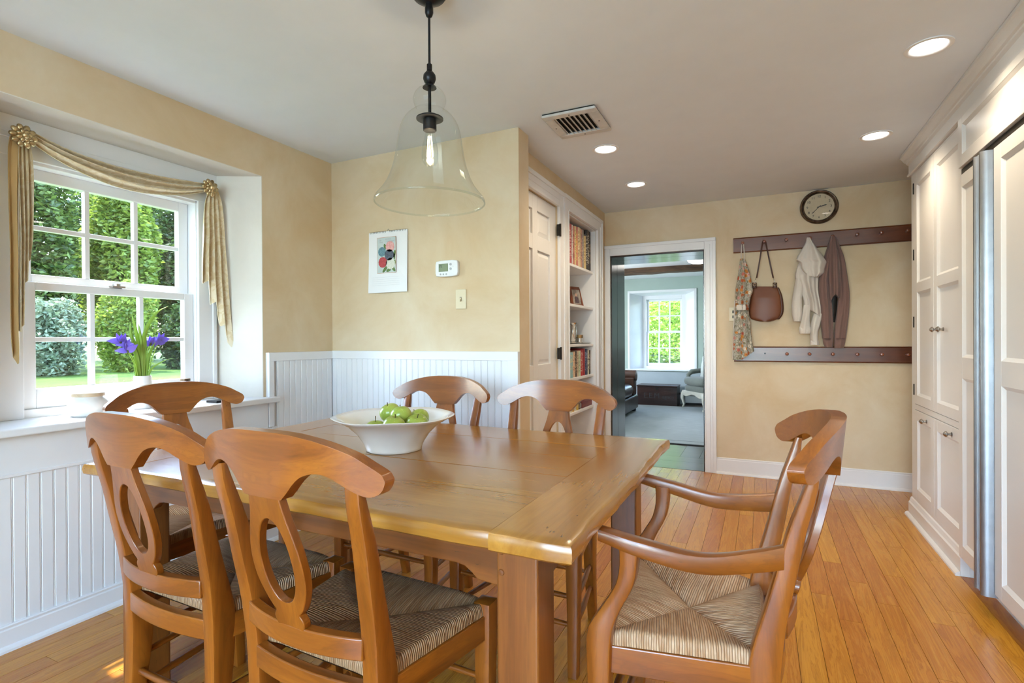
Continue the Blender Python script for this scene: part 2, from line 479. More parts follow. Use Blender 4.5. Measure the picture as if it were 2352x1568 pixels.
# back wall stub, door wall, far wall, right wall, wall behind the camera
struct(box('wall_back', M['wall'], (-2.93, XE, YB, YT, 0, H)))
dw = MB()
DY0, DY1, DZ = 2.80, 3.55, 2.10           # closet door opening
BY0, BY1, BZ = 3.75, 4.52, 2.11           # bookcase opening
dw.box(-1.75, XS, YT, DY0, 0, H).box(-1.75, XS, DY1, BY0, 0, H).box(-1.75, XS, BY1, YF+0.52, 0, H)
dw.box(-1.75, XS, DY0, DY1, DZ, H).box(-1.75, XS, BY0, BY1, BZ, H).box(-1.80, -1.75, YT, YF+0.52, 0, H)
struct(dw.build('wall_closet', M['wall']))
OX0, OX1, OZ = -1.262, -0.437, 1.919      # opening to the living room
fw = MB()
fw.box(-1.75, OX0, YF, YF+0.5, 0, H).box(OX1, 2.0, YF, YF+0.5, 0, H).box(OX0, OX1, YF, YF+0.5, OZ, H)
struct(fw.build('wall_far', M['wall']))
struct(box('wall_right', M['wall'], (XR, XR+0.15, YR, YF, 0, H)))
rw = MB()
rw.box(-2.93, -1.72, YR-0.12, YR, 0, H).box(0.82, XR+0.15, YR-0.12, YR, 0, H).box(-1.72, 0.82, YR-0.12, YR, 2.26, H).box(-1.72, 0.82, YR-0.12, YR, 0, 0.22)
struct(rw.build('wall_rear', M['wall']))

# ---- baseboards and shoes
def baseboard(name, segs, h=0.125, t=0.016):
    m = MB()
    for (ax, a, b, w, sgn) in segs:      # along axis ax from a to b, on plane w, projecting sgn
        prof = [(w, 0), (w+sgn*(t+0.014), 0), (w+sgn*(t+0.013), 0.009), (w+sgn*(t+0.008), 0.017), (w+sgn*t, 0.021), (w+sgn*t, h-0.018), (w+sgn*(t-0.004), h-0.013), (w+sgn*(t-0.002), h-0.004), (w+sgn*(t-0.006), h), (w, h)]
        m.prism(prof if ax == 'y' else prof, {'y': 'y', 'x': 'x'}[ax], a, b)
    return struct(m.build(name, M['trim'], merge=False))
baseboard('baseboard_far', [('x', -0.345, XR, YF, -1)], 0.137)
baseboard('baseboard_left', [('y', YR, YB, X0, 1)], 0.095, 0.034)
baseboard('baseboard_back', [('x', X0, XE, YB, -1)], 0.095, 0.034)

# ---- wainscot: beaded boards between a flat rail / cap and the baseboard
BEAD = 0.0432
def bead_board(h):
    # local: width along +x, face towards -y, height z
    w = BEAD; pts = [(0, 0.012), (0, 0.003), (0.0012, 0.0015), (0.003, 0.0008), (0.0048, 0.0015), (0.006, 0.003), (0.0072, 0.0006), (0.009, 0), (w-0.001, 0), (w, 0.002), (w, 0.012)]
    return MB().prism(pts, 'z', 0, h)
def wainscot(parent, loc, rotz, n, z0, z1):
    first = bead_board(z1-z0).build('board', M['wains'], parent)
    for k in range(n):
        o = first if k == 0 else first.copy()
        if k: COL.objects.link(o); o.parent = parent
        o.location = (loc[0]+math.cos(rotz)*BEAD*k, loc[1]+math.sin(rotz)*BEAD*k, z0)
        o.rotation_euler = (0, 0, rotz)
wb = struct(box('trim_2', M['wains'], (X0+0.02, XE, YB-0.008, YB-0.0005, 0.09, 1.03)), 'white beaded board wainscot on the wall under the calendar')
nb = int((XE-0.062-(X0+0.03))/BEAD)+1
wainscot(wb, (XE-0.062-nb*BEAD, YB-0.021, 0), 0.0, nb, 0.09, 1.035)
cap = MB().box(X0+0.02, XE+0.002, YB-0.03, YB, 1.033, 1.084).box(XE-0.062, XE+0.002, YB-0.0295, YB, 0.09, 1.034)
struct(cap.build('trim_3', M['trim'], bevel=0.002), 'flat white cap rail along the back wall wainscot')
wlb = struct(box('trim_4', M['wains'], (X0, X0+0.008, 0.2, YB-0.02, 0.09, 0.64)), 'white beaded board wainscot below the window')
# boards run along -y when turned by 90 degrees and face +x
nl = int((YB-0.03-0.3)/BEAD)
wainscot(wlb, (X0+0.021, YB-0.03-nl*BEAD, 0), PI/2, nl, 0.09, 0.655)
up = struct(box('trim_5', M['wains'], (X0, X0+0.008, yr+0.02, YB-0.02, 0.6401, 1.035)), 'white beaded boards beside the window recess')
nu = int((YB-0.03-(yr+0.05))/BEAD)
wainscot(up, (X0+0.021, YB-0.03-nu*BEAD, 0), PI/2, nu, 0.655, 1.036)
c2 = MB().box(X0, X0+0.03, yr+0.016, YB-0.028, 1.033, 1.083).box(X0, X0+0.0295, yr+0.016, yr+0.050, 0.655, 1.034)
struct(c2.build('trim_6', M['trim'], bevel=0.002), 'white cap rail and stile beside the window recess')
fr = MB().box(X0, X0+0.024, 0.2, yr+0.012, 0.650, 0.80).box(X0, X0+0.029, 0.2, yr+0.012, 0.643, 0.655)
struct(fr.build('trim_7', M['wains'], bevel=0.0015), 'flat white apron board under the window stool')
# window stool
st = MB().prism([(X0-0.23, ylb), (X0-0.23, yrb+0.02), (X0, yr+0.0), (X0, yr+0.055), (X0+0.075, yr+0.055), (X0+0.075, yl-0.055), (X0, yl-0.055), (X0, yl)], 'z', 0.799, ZS)
struct(st.build('trim_8', M['trim'], bevel=0.006, seg=3), 'white window stool along the recess')

# ---- the window in the recess
def sash(name, parent, ax, plane, a0, a1, z0, z1, stile, rails, nx, nz, mun, t, mats, wide):
    # a glazed sash in the plane x=plane (ax='y') or y=plane (ax='x'); glass from a0..a1, z0..z1
    def bx(m, a, b, c, d, p0, p1):
        return m.box(p0, p1, a, b, c, d) if ax == 'y' else m.box(a, b, p0, p1, c, d)
    h = t/2
    m = MB()
    bx(m, a0-stile, a0, z0-rails[0], z1+rails[1], plane-h, plane+h); bx(m, a1, a1+stile, z0-rails[0], z1+rails[1], plane-h, plane+h)
    bx(m, a0, a1, z0-rails[0], z0, plane-h, plane+h); bx(m, a0, a1, z1, z1+rails[1], plane-h, plane+h)
    s = m.build(name, mats, parent, bevel=0.003)
    for k in range(1, nx):
        c = a0+(a1-a0)*k/nx
        q = MB(); bx(q, c-mun/2, c+mun/2, z0, z1, plane-h*0.75, plane+h*0.75); q.build('muntin', mats, s, bevel=0.002)
    for k in range(1, nz):
        c = z0+(z1-z0)*k/nz
        q = MB(); bx(q, a0, a1, c-mun/2, c+mun/2, plane-h*0.7, plane+h*0.7); q.build('muntin', mats, s, bevel=0.002)
    for i in range(nx):
        for j in range(nz):
            q = MB(); bx(q, a0+(a1-a0)*i/nx, a0+(a1-a0)*(i+1)/nx, z0+(z1-z0)*j/nz, z0+(z1-z0)*(j+1)/nz, plane-0.0015, plane+0.0015)
            q.build('pane', M['pane'], s)
    return s
w1 = croot('window_1', (-2.85, WC, ZS))
w1['label'] = 'white sash window with twelve panes in the deep recess'
sash('lower_sash', w1, 'y', -2.835, 1.170, 1.815, 0.950, 1.374, 0.050, (0.085, 0.036), 3, 2, 0.020, 0.036, M['trim'], 1)
sash('upper_sash', w1, 'y', -2.875, 1.172, 1.812, 1.446, 1.856, 0.050, (0.040, 0.050), 3, 2, 0.020, 0.036, M['trim'], 1)
fm = MB()
fm.box(-2.925, -2.795, 1.866, 1.905, ZS-0.03, 1.95).box(-2.925, -2.795, 2*WC-1.905, 2*WC-1.866+0.03, ZS-0.03, 1.95).box(-2.925, -2.795, 1.05, 1.905, 1.905, 1.95).box(-2.93, -2.80, 1.05, 1.905, 0.79, 0.865)
fm.build('frame', M['trim'], w1, bevel=0.002)
cs = MB().box(-2.80, -2.780, 1.872, 1.962, ZS, 2.0).box(-2.80, -2.780, 2*WC-1.962, 2*WC-1.872+0.03, ZS, 2.0).box(-2.80, -2.779, 0.99, 1.962, 1.918, 2.0)
cs.box(-2.80, -2.772, 1.950, 1.972, ZS, 2.012).box(-2.80, -2.772, 2*WC-1.972, 2*WC-1.95, ZS, 2.012).box(-2.80, -2.772, 2*WC-1.972, 1.972, 1.99, 2.012)
cs.build('casing', M['trim'], w1, bevel=0.003)
lk = MB().box(-2.822, -2.79, 1.455, 1.51, 1.41, 1.418).lathe([(0.0, 0), (0.016, 0), (0.016, 0.01), (0.0, 0.01)], (-2.81, 1.482, 1.418), 12)
lk.build('sash_lock', M['pewter'], w1)

# ---- closet door and casings on the door wall
def casing(m, pts_rect, plane, t=0.02):
    # rectangle frame pieces lying on plane x = plane, projecting +x: flat + raised backband
    for (a, b, c, d) in pts_rect: m.box(plane, plane+t, a, b, c, d)
XC = XS
tr = MB()
casing(tr, [(2.80, DY1, DZ, 2.215), (DY1, 3.655, 0, 2.215)], XC)
tr.box(XC, XC+0.028, 2.80, 3.655, 2.188, 2.218).box(XC, XC+0.026, 3.632, 3.6545, 0.0005, 2.2).box(XC, XC+0.024, DY1-0.0008, DY1+0.016, 0.0004, DZ).box(XC, XC+0.0245, 2.801, DY1-0.0004, DZ-0.0008, DZ+0.016).box(XC, XC+0.023, 2.801, DY1+0.001, DZ+0.045, DZ+0.052)
struct(tr.build('trim_9', M['trim'], bevel=0.003), 'white moulded casing of the six panel door')
tr = MB()
casing(tr, [(3.655, BY0, 0, 2.22), (BY1, 4.675, 0, 2.22), (BY0, BY1, BZ, 2.22)], XC)
tr.box(XC, XC+0.028, 3.655, 4.675, 2.192, 2.222).box(XC, XC+0.026, 4.650, 4.6758, 0.0005, 2.2).box(XC, XC+0.026, 3.6572, 3.675, 0.0005, 2.2).box(XC, XC+0.024, BY0-0.014, BY0+0.0008, 0.0004, BZ).box(XC, XC+0.024, BY1-0.0008, BY1+0.014, 0.0004, BZ).box(XC, XC+0.0245, BY0+0.0004, BY1-0.0004, BZ-0.0008, BZ+0.014).box(XC, XC+0.024, 4.6, 4.61, 0.0003, 2.15)
struct(tr.build('trim_10', M['trim'], bevel=0.003), 'white moulded casing of the bookcase')
d1 = croot('door_1', (XC-0.02, DY0, 0)); d1['label'] = 'white six panel closet door beside the bookcase'
dm = MB()
XD = XC-0.012
cols = [(2.905, 3.125), (3.208, 3.433)]; rows = [(0.22, 0.86), (0.983, 1.737), (1.834, 1.997)]
ys = [DY0+0.003, cols[0][0], cols[0][1], cols[1][0], cols[1][1], DY1-0.0008]; zs = [0.01, 0.22, 0.86, 0.983, 1.737, 1.834, 1.997, DZ-0.004]
for i in range(0, 6, 2):
    dm.box(XD-0.036, XD, ys[i], ys[i+1], zs[0], zs[7])
for j in range(0, 8, 2):
    for (a, b) in cols: dm.box(XD-0.036, XD, a, b, zs[j], zs[j+1])
dm.build('slab', M['dooru'], d1, bevel=0.002)
for (a, b) in cols:
    for (c, d) in rows:
        # raised field with a sloping border
        q = MB()
        w = 0.035
        o_ = [(XD-0.014, a, c), (XD-0.014, b, c), (XD-0.014, b, d), (XD-0.014, a, d)]
        i_ = [(XD-0.004, a+w, c+w), (XD-0.004, b-w, c+w), (XD-0.004, b-w, d-w), (XD-0.004, a+w, d-w)]
        k_ = [(XD-0.030, a, c), (XD-0.030, b, c), (XD-0.030, b, d), (XD-0.030, a, d)]
        q.loft([k_, o_, i_]); q.build('panel', M['dooru'], d1)
for zh in (1.93, 1.05, 0.25):
    q = MB().lathe([(0.0, -0.045), (0.0075, -0.045), (0.0075, 0.045), (0.0, 0.045)], (XC+0.024, DY1-0.002, zh), 10).box(XC+0.0, XC+0.022, DY1-0.016, DY1+0.004, zh-0.04, zh+0.04)
    q.build('hinge', M['hinge'], d1)

# ---- built-in bookcase
bc = thing('bookcase', 'white built-in bookcase with five shelves between door and corner', 'bookcase', (-1.5, 4.13, 0))
BD = -1.62
MB().box(BD-0.02, BD, BY0, BY1, 0, BZ).build('back_panel', M['trim'], bc)
MB().box(BD, XC-0.0005, BY0+0.0016, BY0+0.012, 0, BZ).build('side_panel', M['trim'], bc)
MB().box(BD, XC-0.0005, BY1-0.012, BY1-0.0016, 0, BZ).build('side_panel', M['trim'], bc)
MB().box(BD, XC-0.0005, BY0, BY1, BZ-0.012, BZ-0.0016).build('top_panel', M['trim'], bc)
MB().box(BD+0.001, BD+0.012, 4.20, 4.23, 0, BZ).build('batten', M['trim'], bc)
SHELF = [0.10, 0.573, 0.845, 1.112, 1.430, 1.745]
for z in SHELF:
    MB().box(BD, XC-0.022, BY0+0.012, BY1-0.012, z-0.022, z).build('shelf', M['trim'], bc, bevel=0.003)

# ---- doorway to the living room
tr = MB()
y0 = YF-0.02
tr.box(XS+0.001, OX0, y0, YF, 0, 2.013).box(OX1, -0.3455, y0, YF, 0, 2.013).box(OX0, OX1, y0, YF, OZ, 2.013)
tr.box(XS+0.0015, -0.3447, y0-0.008, YF-0.0005, 1.985, 2.0137).box(-0.372, -0.3447, y0-0.0082, YF-0.0005, 0.0004, 1.9848).box(OX1-0.0008, OX1+0.012, y0-0.004, YF-0.0005, 0.0004, OZ).box(OX0+0.0004, OX1-0.0004, y0-0.0043, YF-0.0005, OZ-0.0008, OZ+0.012).box(OX1+0.042, OX1+0.048, y0-0.003, YF-0.0005, 0.0004, 1.96)
struct(tr.build('trim_11', M['trim'], bevel=0.003), 'white moulded casing around the doorway to the living room')
jm = struct(box('trim_12', M['jamb'], (OX0-0.012, OX0-0.001, YF+0.001, YF+0.51, 0, OZ+0.01)), 'dark stained plank lining of the doorway')
for k, (a, b) in enumerate(((YF+0.001, YF+0.205), (YF+0.209, YF+0.51))):
    MB().box(OX0-0.004, OX0+0.012, a, b, 0, OZ).build('plank', M['jamb'], jm, bevel=0.002)
    MB().box(OX1-0.012, OX1+0.004, a, b, 0, OZ).build('plank', M['jamb'], jm, bevel=0.002)
    MB().box(OX0+0.012, OX1-0.012, a, b, OZ-0.014, OZ+0.006).build('plank', M['jambx'], jm, bevel=0.002)

# ---- the living room beyond
LY0, LY1, LH = YF+0.5, 9.70, 2.245
lf = box('floor_living_room', M['gap'], (-3.7, 1.4, YF-0.02, LY1, -0.15, -0.012)); struct(lf)
rng = random.Random(9)
th = MB().box(OX0, OX1, YF+0.01, YF+0.30, -0.012, 0.0).build('plank', M['darkfloor'], lf)
yy = YF+0.302; k = 0
for (a, b) in ((YF+0.302, YF+0.51),):
    MB().box(OX0, OX1, a, b, -0.012, 0.0).build('plank', M['darkfloor'], lf)
xx = -2.2
while xx < 0.4:
    w = rng.uniform(0.13, 0.21)
    MB().box(xx+0.001, xx+w-0.001, LY0+0.012, 9.69, -0.012, 0.0).build('plank', M['darkfloor'], lf); xx += w
MB().box(-3.7, -2.2, LY0, LY1, -0.012, 0).box(xx, 1.4, LY0, LY1, -0.012, 0).build('planks', M['darkfloor'], lf)['kind'] = 'stuff'
struct(box('ceiling_living_room', M['farwhite'], (-3.7, 1.4, LY0, LY1+0.5, LH, LH+0.2)))
lw_ = MB()
RX0, RX1, RZ0, RZ1 = -2.186, -1.042, 0.600, 2.0
BX0, BX1, BZ0, BZ1 = -2.02, -1.232, 0.600, 1.965
lw_.prism([(-3.7, LY1), (RX0, LY1), (BX0, 10.02), (BX0, 10.3), (-3.7, 10.3)], 'z', 0, LH)
lw_.prism([(RX1, LY1), (1.4, LY1), (1.4, 10.3), (BX1, 10.3), (BX1, 10.02)], 'z', 0, LH)
lw_.box(RX0, RX1, LY1, 10.3, 0, 0.575).prism([(LY1, RZ1), (10.02, BZ1), (10.3, BZ1), (10.3, LH), (LY1, LH)], 'x', RX0, RX1)
lw_.box(1.4, 1.5, LY0, 10.3, 0, LH)
lw_.box(-3.8, -3.7, LY0, 6.75, 0, LH).box(-3.8, -3.7, 7.85, 10.3, 0, LH).box(-3.8, -3.7, 6.75, 7.85, 0, 0.75).box(-3.8, -3.7, 6.75, 7.85, 1.95, LH)
lw_.box(-3.7, OX0-0.012, LY0, LY0+0.02, 0, LH).box(OX1+0.012, 1.4, LY0, LY0+0.02, 0, LH).box(OX0-0.013, OX1+0.013, LY0, LY0+0.02, OZ+0.01, LH)
struct(lw_.build('wall_living_room', M['sage']))
# white lining boards of the recess, its rim and stool
rv = MB()
rv.prism([(RX0, LY1-0.012), (RX0+0.012, LY1-0.012), (BX0+0.012, 10.02), (BX0, 10.02)], 'z', 0.6, 1.99)
rv.prism([(RX1, LY1-0.012), (BX1, 10.02), (BX1-0.012, 10.02), (RX1-0.012, LY1-0.012)], 'z', 0.6, 1.99)
rv.prism([(LY1-0.012, RZ1), (10.02, BZ1), (10.02, BZ1-0.012), (LY1-0.012, RZ1-0.012)], 'x', RX0, RX1)
rv.box(RX0-0.03, RX0+0.004, LY1-0.02, LY1, 0.58, 2.03).box(RX1-0.004, RX1+0.03, LY1-0.02, LY1, 0.58, 2.03).box(RX0, RX1, LY1-0.02, LY1, 1.997, 2.03)
struct(rv.build('trim_13', M['farwhite']), 'white lining of the window recess in the living room')
stl = MB().box(RX0-0.07, RX1+0.07, LY1-0.05, 10.3, 0.575, 0.602)
struct(stl.build('trim_14', M['farwhite'], bevel=0.004), 'white window stool of the living room window')
struct(MB().box(-3.69, 1.39, LY1-0.014, LY1-0.001, 0.0, 0.56).build('baseboard_living_room', M['farpanel']), 'painted boarding below the living room window')
w2 = croot('window_2', (-1.62, 10.1, 0.6)); w2['label'] = 'white twelve pane sash window of the living room'
sash('lower_sash', w2, 'x', 10.06, -1.908, -1.340, 0.700, 1.255, 0.036, (0.055, 0.03), 3, 2, 0.022, 0.03, M['farwhite'], 1)
sash('upper_sash', w2, 'x', 10.10, -1.908, -1.340, 1.300, 1.850, 0.036, (0.03, 0.035), 3, 2, 0.022, 0.03, M['farwhite'], 1)
f2 = MB().box(-2.021, -1.944, 10.012, 10.2, 0.6, 1.97).box(-1.304, -1.231, 10.012, 10.2, 0.6, 1.97).box(-1.9438, -1.3042, 10.013, 10.2, 1.886, 1.97).box(-1.9438, -1.3042, 10.013, 10.3, 0.575, 0.645)
f2.build('frame', M['farwhite'], w2, bevel=0.004)
w3 = croot('window_3', (-3.75, 7.3, 0.75)); w3['label'] = 'side window of the living room'
MB().box(-3.79, -3.71, 6.75, 6.80, 0.75, 1.95).box(-3.79, -3.71, 7.80, 7.85, 0.75, 1.95).box(-3.79, -3.71, 6.75, 7.85, 1.90, 1.95).box(-3.79, -3.71, 6.75, 7.85, 0.75, 0.8).build('frame', M['farwhite'], w3)
MB().box(-3.752, -3.748, 6.80, 7.80, 0.8, 1.9).build('pane', M['pane'], w3)
d2 = croot('door_2', (-0.45, YR-0.06, 0.22)); d2['label'] = 'glazed garden doors behind the camera'
MB().box(-1.72, -1.64, YR-0.10, YR-0.04, 0.22, 2.26).box(0.74, 0.82, YR-0.10, YR-0.04, 0.22, 2.26).box(-0.50, -0.40, YR-0.10, YR-0.04, 0.22, 2.26).box(-1.72, 0.82, YR-0.10, YR-0.04, 2.18, 2.26).box(-1.72, 0.82, YR-0.10, YR-0.04, 0.22, 0.34).build('frame', M['trim'], d2)
for a, b in ((-1.64, -0.50), (-0.40, 0.74)):
    MB().box(a, b, YR-0.072, YR-0.068, 0.34, 2.18).build('pane', M['pane'], d2)

# ================================================================ TABLE
TX0, TX1, TY0, TY1, TZ, TT = -1.975, -0.322, 0.94, 2.098, 0.76, 0.038
tb = thing('dining_table', 'rustic honey pine dining table with breadboard ends and square legs', 'table', ((TX0+TX1)/2, (TY0+TY1)/2, 0))
def rough_plank(x0, x1, y0, y1, z0, z1, edges, seed, mat, nx=26, ny=8):
    # a plank whose outer edges (set of '+x' '-x' '+y' '-y') are worn, wavy and rounded
    rg = np.random.default_rng(seed)
    ph = rg.uniform(0, 6.28, 12)
    def wav(t, k): return 0.0022*math.sin(9*t+ph[k])+0.0014*math.sin(23*t+ph[k+1])+0.0009*math.sin(51*t+ph[k+2])
    def lay(z, inset, wob):
        rows = []
        for j in range(ny+1):
            r = []
            for i in range(nx+1):
                x = lerp(x0, x1, i/nx); y = lerp(y0, y1, j/ny)
                if i == 0 and '-x' in edges: x += inset+wob*wav(y, 0)
                if i == nx and '+x' in edges: x -= inset+wob*wav(y, 3)
                if j == 0 and '-y' in edges: y += inset+wob*wav(x, 6)
                if j == ny and '+y' in edges: y -= inset+wob*wav(x, 8)
                dz = 0.0007*math.sin(7*x+ph[1])*math.sin(6*y+ph[2]) if z > z0+0.02 else 0
                r.append((x, y, z+dz))
            rows.append(r)
        return rows
    layers = [lay(z0, 0.010, 1), lay(z0+0.006, 0.002, 1.2), lay((z0+z1)/2, 0.0, 1.0), lay(z1-0.008, 0.0015, 1.3), lay(z1-0.002, 0.005, 1.6), lay(z1, 0.011, 1.9)]
    m = MB(); m.grid(layers[0], True); m.grid(layers[-1])
    def rim(L):
        return L[0][:-1]+[r[-1] for r in L[:-1]]+L[-1][::-1][:-1]+[r[0] for r in L[::-1][:-1]]
    m.loft([rim(L) for L in layers], cap=False)
    return m.build('plank', mat, tb, smooth=30, merge=True)
BBW = 0.178
rough_plank(TX1-BBW+0.0018, TX1, TY0-0.004, TY1+0.004, TZ-TT-0.001, TZ+0.0008, {'+x', '-y', '+y'}, 3, M['table_y'], 8, 30)
rough_plank(TX0, TX0+BBW-0.0018, TY0-0.003, TY1+0.003, TZ-TT, TZ, {'-x', '-y', '+y'}, 4, M['table_y'], 8, 30)
ws = [0.225, 0.185, 0.21, 0.17, 0.205]
sc_ = (TY1-TY0)/sum(ws); y = TY0
for k, w in enumerate(ws):
    e = set()
    if k == 0: e.add('-y')
    if k == len(ws)-1: e.add('+y')
    rough_plank(TX0+BBW, TX1-BBW, y+(0.001 if k else 0), y+w*sc_-(0.001 if k < 4 else 0), TZ-TT, TZ-(0.0006 if k % 2 else 0.0), e, 10+k, M['table_x'])
    y += w*sc_
# a dark slip under the joints
MB().box(TX0+0.03, TX1-0.03, TY0+0.03, TY1-0.03, TZ-TT-0.0028, TZ-TT+0.004).build('underside', M['gap'], tb)
LX0, LX1, LY_0, LY_1 = -1.880, -0.417, 1.00, 2.038
LW = 0.096
for lx in (LX0, LX1-LW):
    for ly in (LY_0, LY_1-LW):
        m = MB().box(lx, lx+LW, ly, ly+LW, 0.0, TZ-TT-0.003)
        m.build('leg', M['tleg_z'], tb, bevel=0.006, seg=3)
def apron(axis, a, b, t0, t1):
    zb, zt, zk = 0.650, TZ-TT-0.003, 0.622
    br = 0.085
    pts = [(a, zt), (a, zk-0.004), (a+br*0.62, zk), (a+br*0.78, zk+0.012), (a+br, zb-0.004), (a+br*1.25, zb), (b-br*1.25, zb), (b-br, zb-0.004), (b-br*0.78, zk+0.012), (b-br*0.62, zk), (b, zk-0.004), (b, zt)]
    m = MB()
    top = [(a, zt), (b, zt)]
    # as a strip so that the concave outline stays clean
    xs = [p[0] for p in pts[1:-1]]; zs = [p[1] for p in pts[1:-1]]
    def q(u, t, z): return (u, t, z) if axis == 'x' else (t, u, z)
    f = [[q(u, t0, zt) for u in xs], [q(u, t0, z) for u, z in zip(xs, zs)]]
    g = [[q(u, t1, zt) for u in xs], [q(u, t1, z) for u, z in zip(xs, zs)]]
    m.shell(f, g)
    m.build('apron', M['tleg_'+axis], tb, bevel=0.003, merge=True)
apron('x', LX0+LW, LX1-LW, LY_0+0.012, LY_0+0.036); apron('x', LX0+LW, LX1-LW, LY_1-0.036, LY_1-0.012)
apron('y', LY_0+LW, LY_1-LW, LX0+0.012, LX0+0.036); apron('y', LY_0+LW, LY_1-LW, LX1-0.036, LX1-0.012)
for lx in (LX0, LX1-LW):
    sx = 0.012 if lx == LX0 else LW-0.012
    for z in (0.70, 0.655):
        for ly, s in ((LY_0, -1), (LY_1, 1)):
            MB().lathe([(0.0, -0.0025), (0.006, -0.002), (0.0075, 0.0), (0.0075, 0.004), (0, 0.004)], (lx+LW-sx, ly+s*0.0, z), 10, 'y').build('dowel', M['tleg_y'], tb)

# ================================================================ CHAIRS
def rush_material(name, k):
    t = NT(name)
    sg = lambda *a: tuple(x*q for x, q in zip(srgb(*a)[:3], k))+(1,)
    uv = t.new('ShaderNodeUVMap'); sep = t.new('ShaderNodeSeparateXYZ'); t.link(uv.outputs[0], sep.inputs[0])
    # u counts the strands, v runs along them
    wob = t.new('ShaderNodeTexNoise'); cm0 = t.new('ShaderNodeCombineXYZ')
    t.link(t.math('MULTIPLY', sep.outputs[0], 0.35), cm0.inputs[0]); t.link(t.math('MULTIPLY', sep.outputs[1], 9.0), cm0.inputs[1])
    t.link(cm0.outputs[0], wob.inputs['Vector']); wob.inputs['Scale'].default_value = 1.0
    u = t.math('ADD', sep.outputs[0], t.math('MULTIPLY', t.math('SUBTRACT', wob.outputs['Fac'], 0.5), 1.2))
    fr = t.math('FRACT', u)
    ridge = t.math('SUBTRACT', 1.0, t.math('POWER', t.math('ABSOLUTE', t.math('SUBTRACT', t.math('MULTIPLY', fr, 2.0), 1.0)), 2.0))
    cell = t.math('FLOOR', u)
    cm = t.new('ShaderNodeCombineXYZ'); t.link(t.math('MULTIPLY', cell, 7.31), cm.inputs[0]); t.link(t.math('MULTIPLY', sep.outputs[1], 7.0), cm.inputs[1])
    n = t.noise(cm.outputs[0], 1.0, 3, 0.6)
    cm2 = t.new('ShaderNodeCombineXYZ'); t.link(t.math('MULTIPLY', u, 6.0), cm2.inputs[0]); t.link(t.math('MULTIPLY', sep.outputs[1], 18.0), cm2.inputs[1])
    n2 = t.noise(cm2.outputs[0], 1.0, 2)
    c = t.ramp(n, [(0.28, sg(158, 118, 84)), (0.42, sg(192, 154, 118)), (0.55, sg(214, 184, 152)), (0.7, sg(176, 136, 100)), (0.8, sg(228, 206, 180))])
    c = t.mix(t.math('MULTIPLY', n2, 0.4), c, sg(92, 62, 36))
    c = t.mix(t.math('SUBTRACT', 1.0, t.math('MINIMUM', t.math('ADD', t.math('MULTIPLY', ridge, 1.6), 0.25), 1.0)), c, sg(84, 54, 30))
    t.base(c); t.set(rough=0.42, spec=0.5)
    t.bump(ridge, 0.7, 0.003)
    return t.m
M['rush'] = rush_material('woven_rush_shaded', (0.74, 0.62, 0.48)); M['rush_pale'] = rush_material('woven_rush_pale', (1.0, 0.96, 0.92))  # one rush: side chairs' copy holds the shade under the table in its colour

def rrect(cx, cy, z, wx, wy, r=0.006):
    # rounded rectangle ring in the xy plane
    pts = []
    for sx, sy, a0 in ((1, 1, 0), (-1, 1, 90), (-1, -1, 180), (1, -1, 270)):
        for a in (0, 45, 90):
            t = math.radians(a0+a)
            pts.append((cx+sx*(wx/2-r)+r*math.cos(t), cy+sy*(wy/2-r)+r*math.sin(t), z))
    return pts
def loft_z(spec, n=22, r=0.006):
    # spec rows: z, cx, cy, wx, wy
    zs = [s[0] for s in spec]; rings = []
    for i in range(n+1):
        z = lerp(zs[0], zs[-1], i/n)
        v = [smooth_interp(z, zs, [s[k] for s in spec]) for k in range(1, 5)]
        rings.append(rrect(v[0], v[1], z, v[2], v[3], min(r, v[2]/2.3, v[3]/2.3)))
    return MB().loft(rings)
FRW, BKW, SD = 0.222, 0.172, 0.40     # seat half widths front/back, depth
RX = [0.0, 0.03, 0.056, 0.058, 0.07, 0.09, 0.11, 0.142, 0.17, 0.20, 0.222, 0.243, 0.262, 0.270, 0.2745]
RB = [0.835, 0.8345, 0.835, 0.838, 0.850, 0.872, 0.887, 0.895, 0.889, 0.872, 0.860, 0.854, 0.860, 0.870, 0.882]
RT = [0.9715, 0.971, 0.9705, 0.9705, 0.9695, 0.968, 0.965, 0.959, 0.9515, 0.941, 0.931, 0.917, 0.904, 0.8965, 0.886]
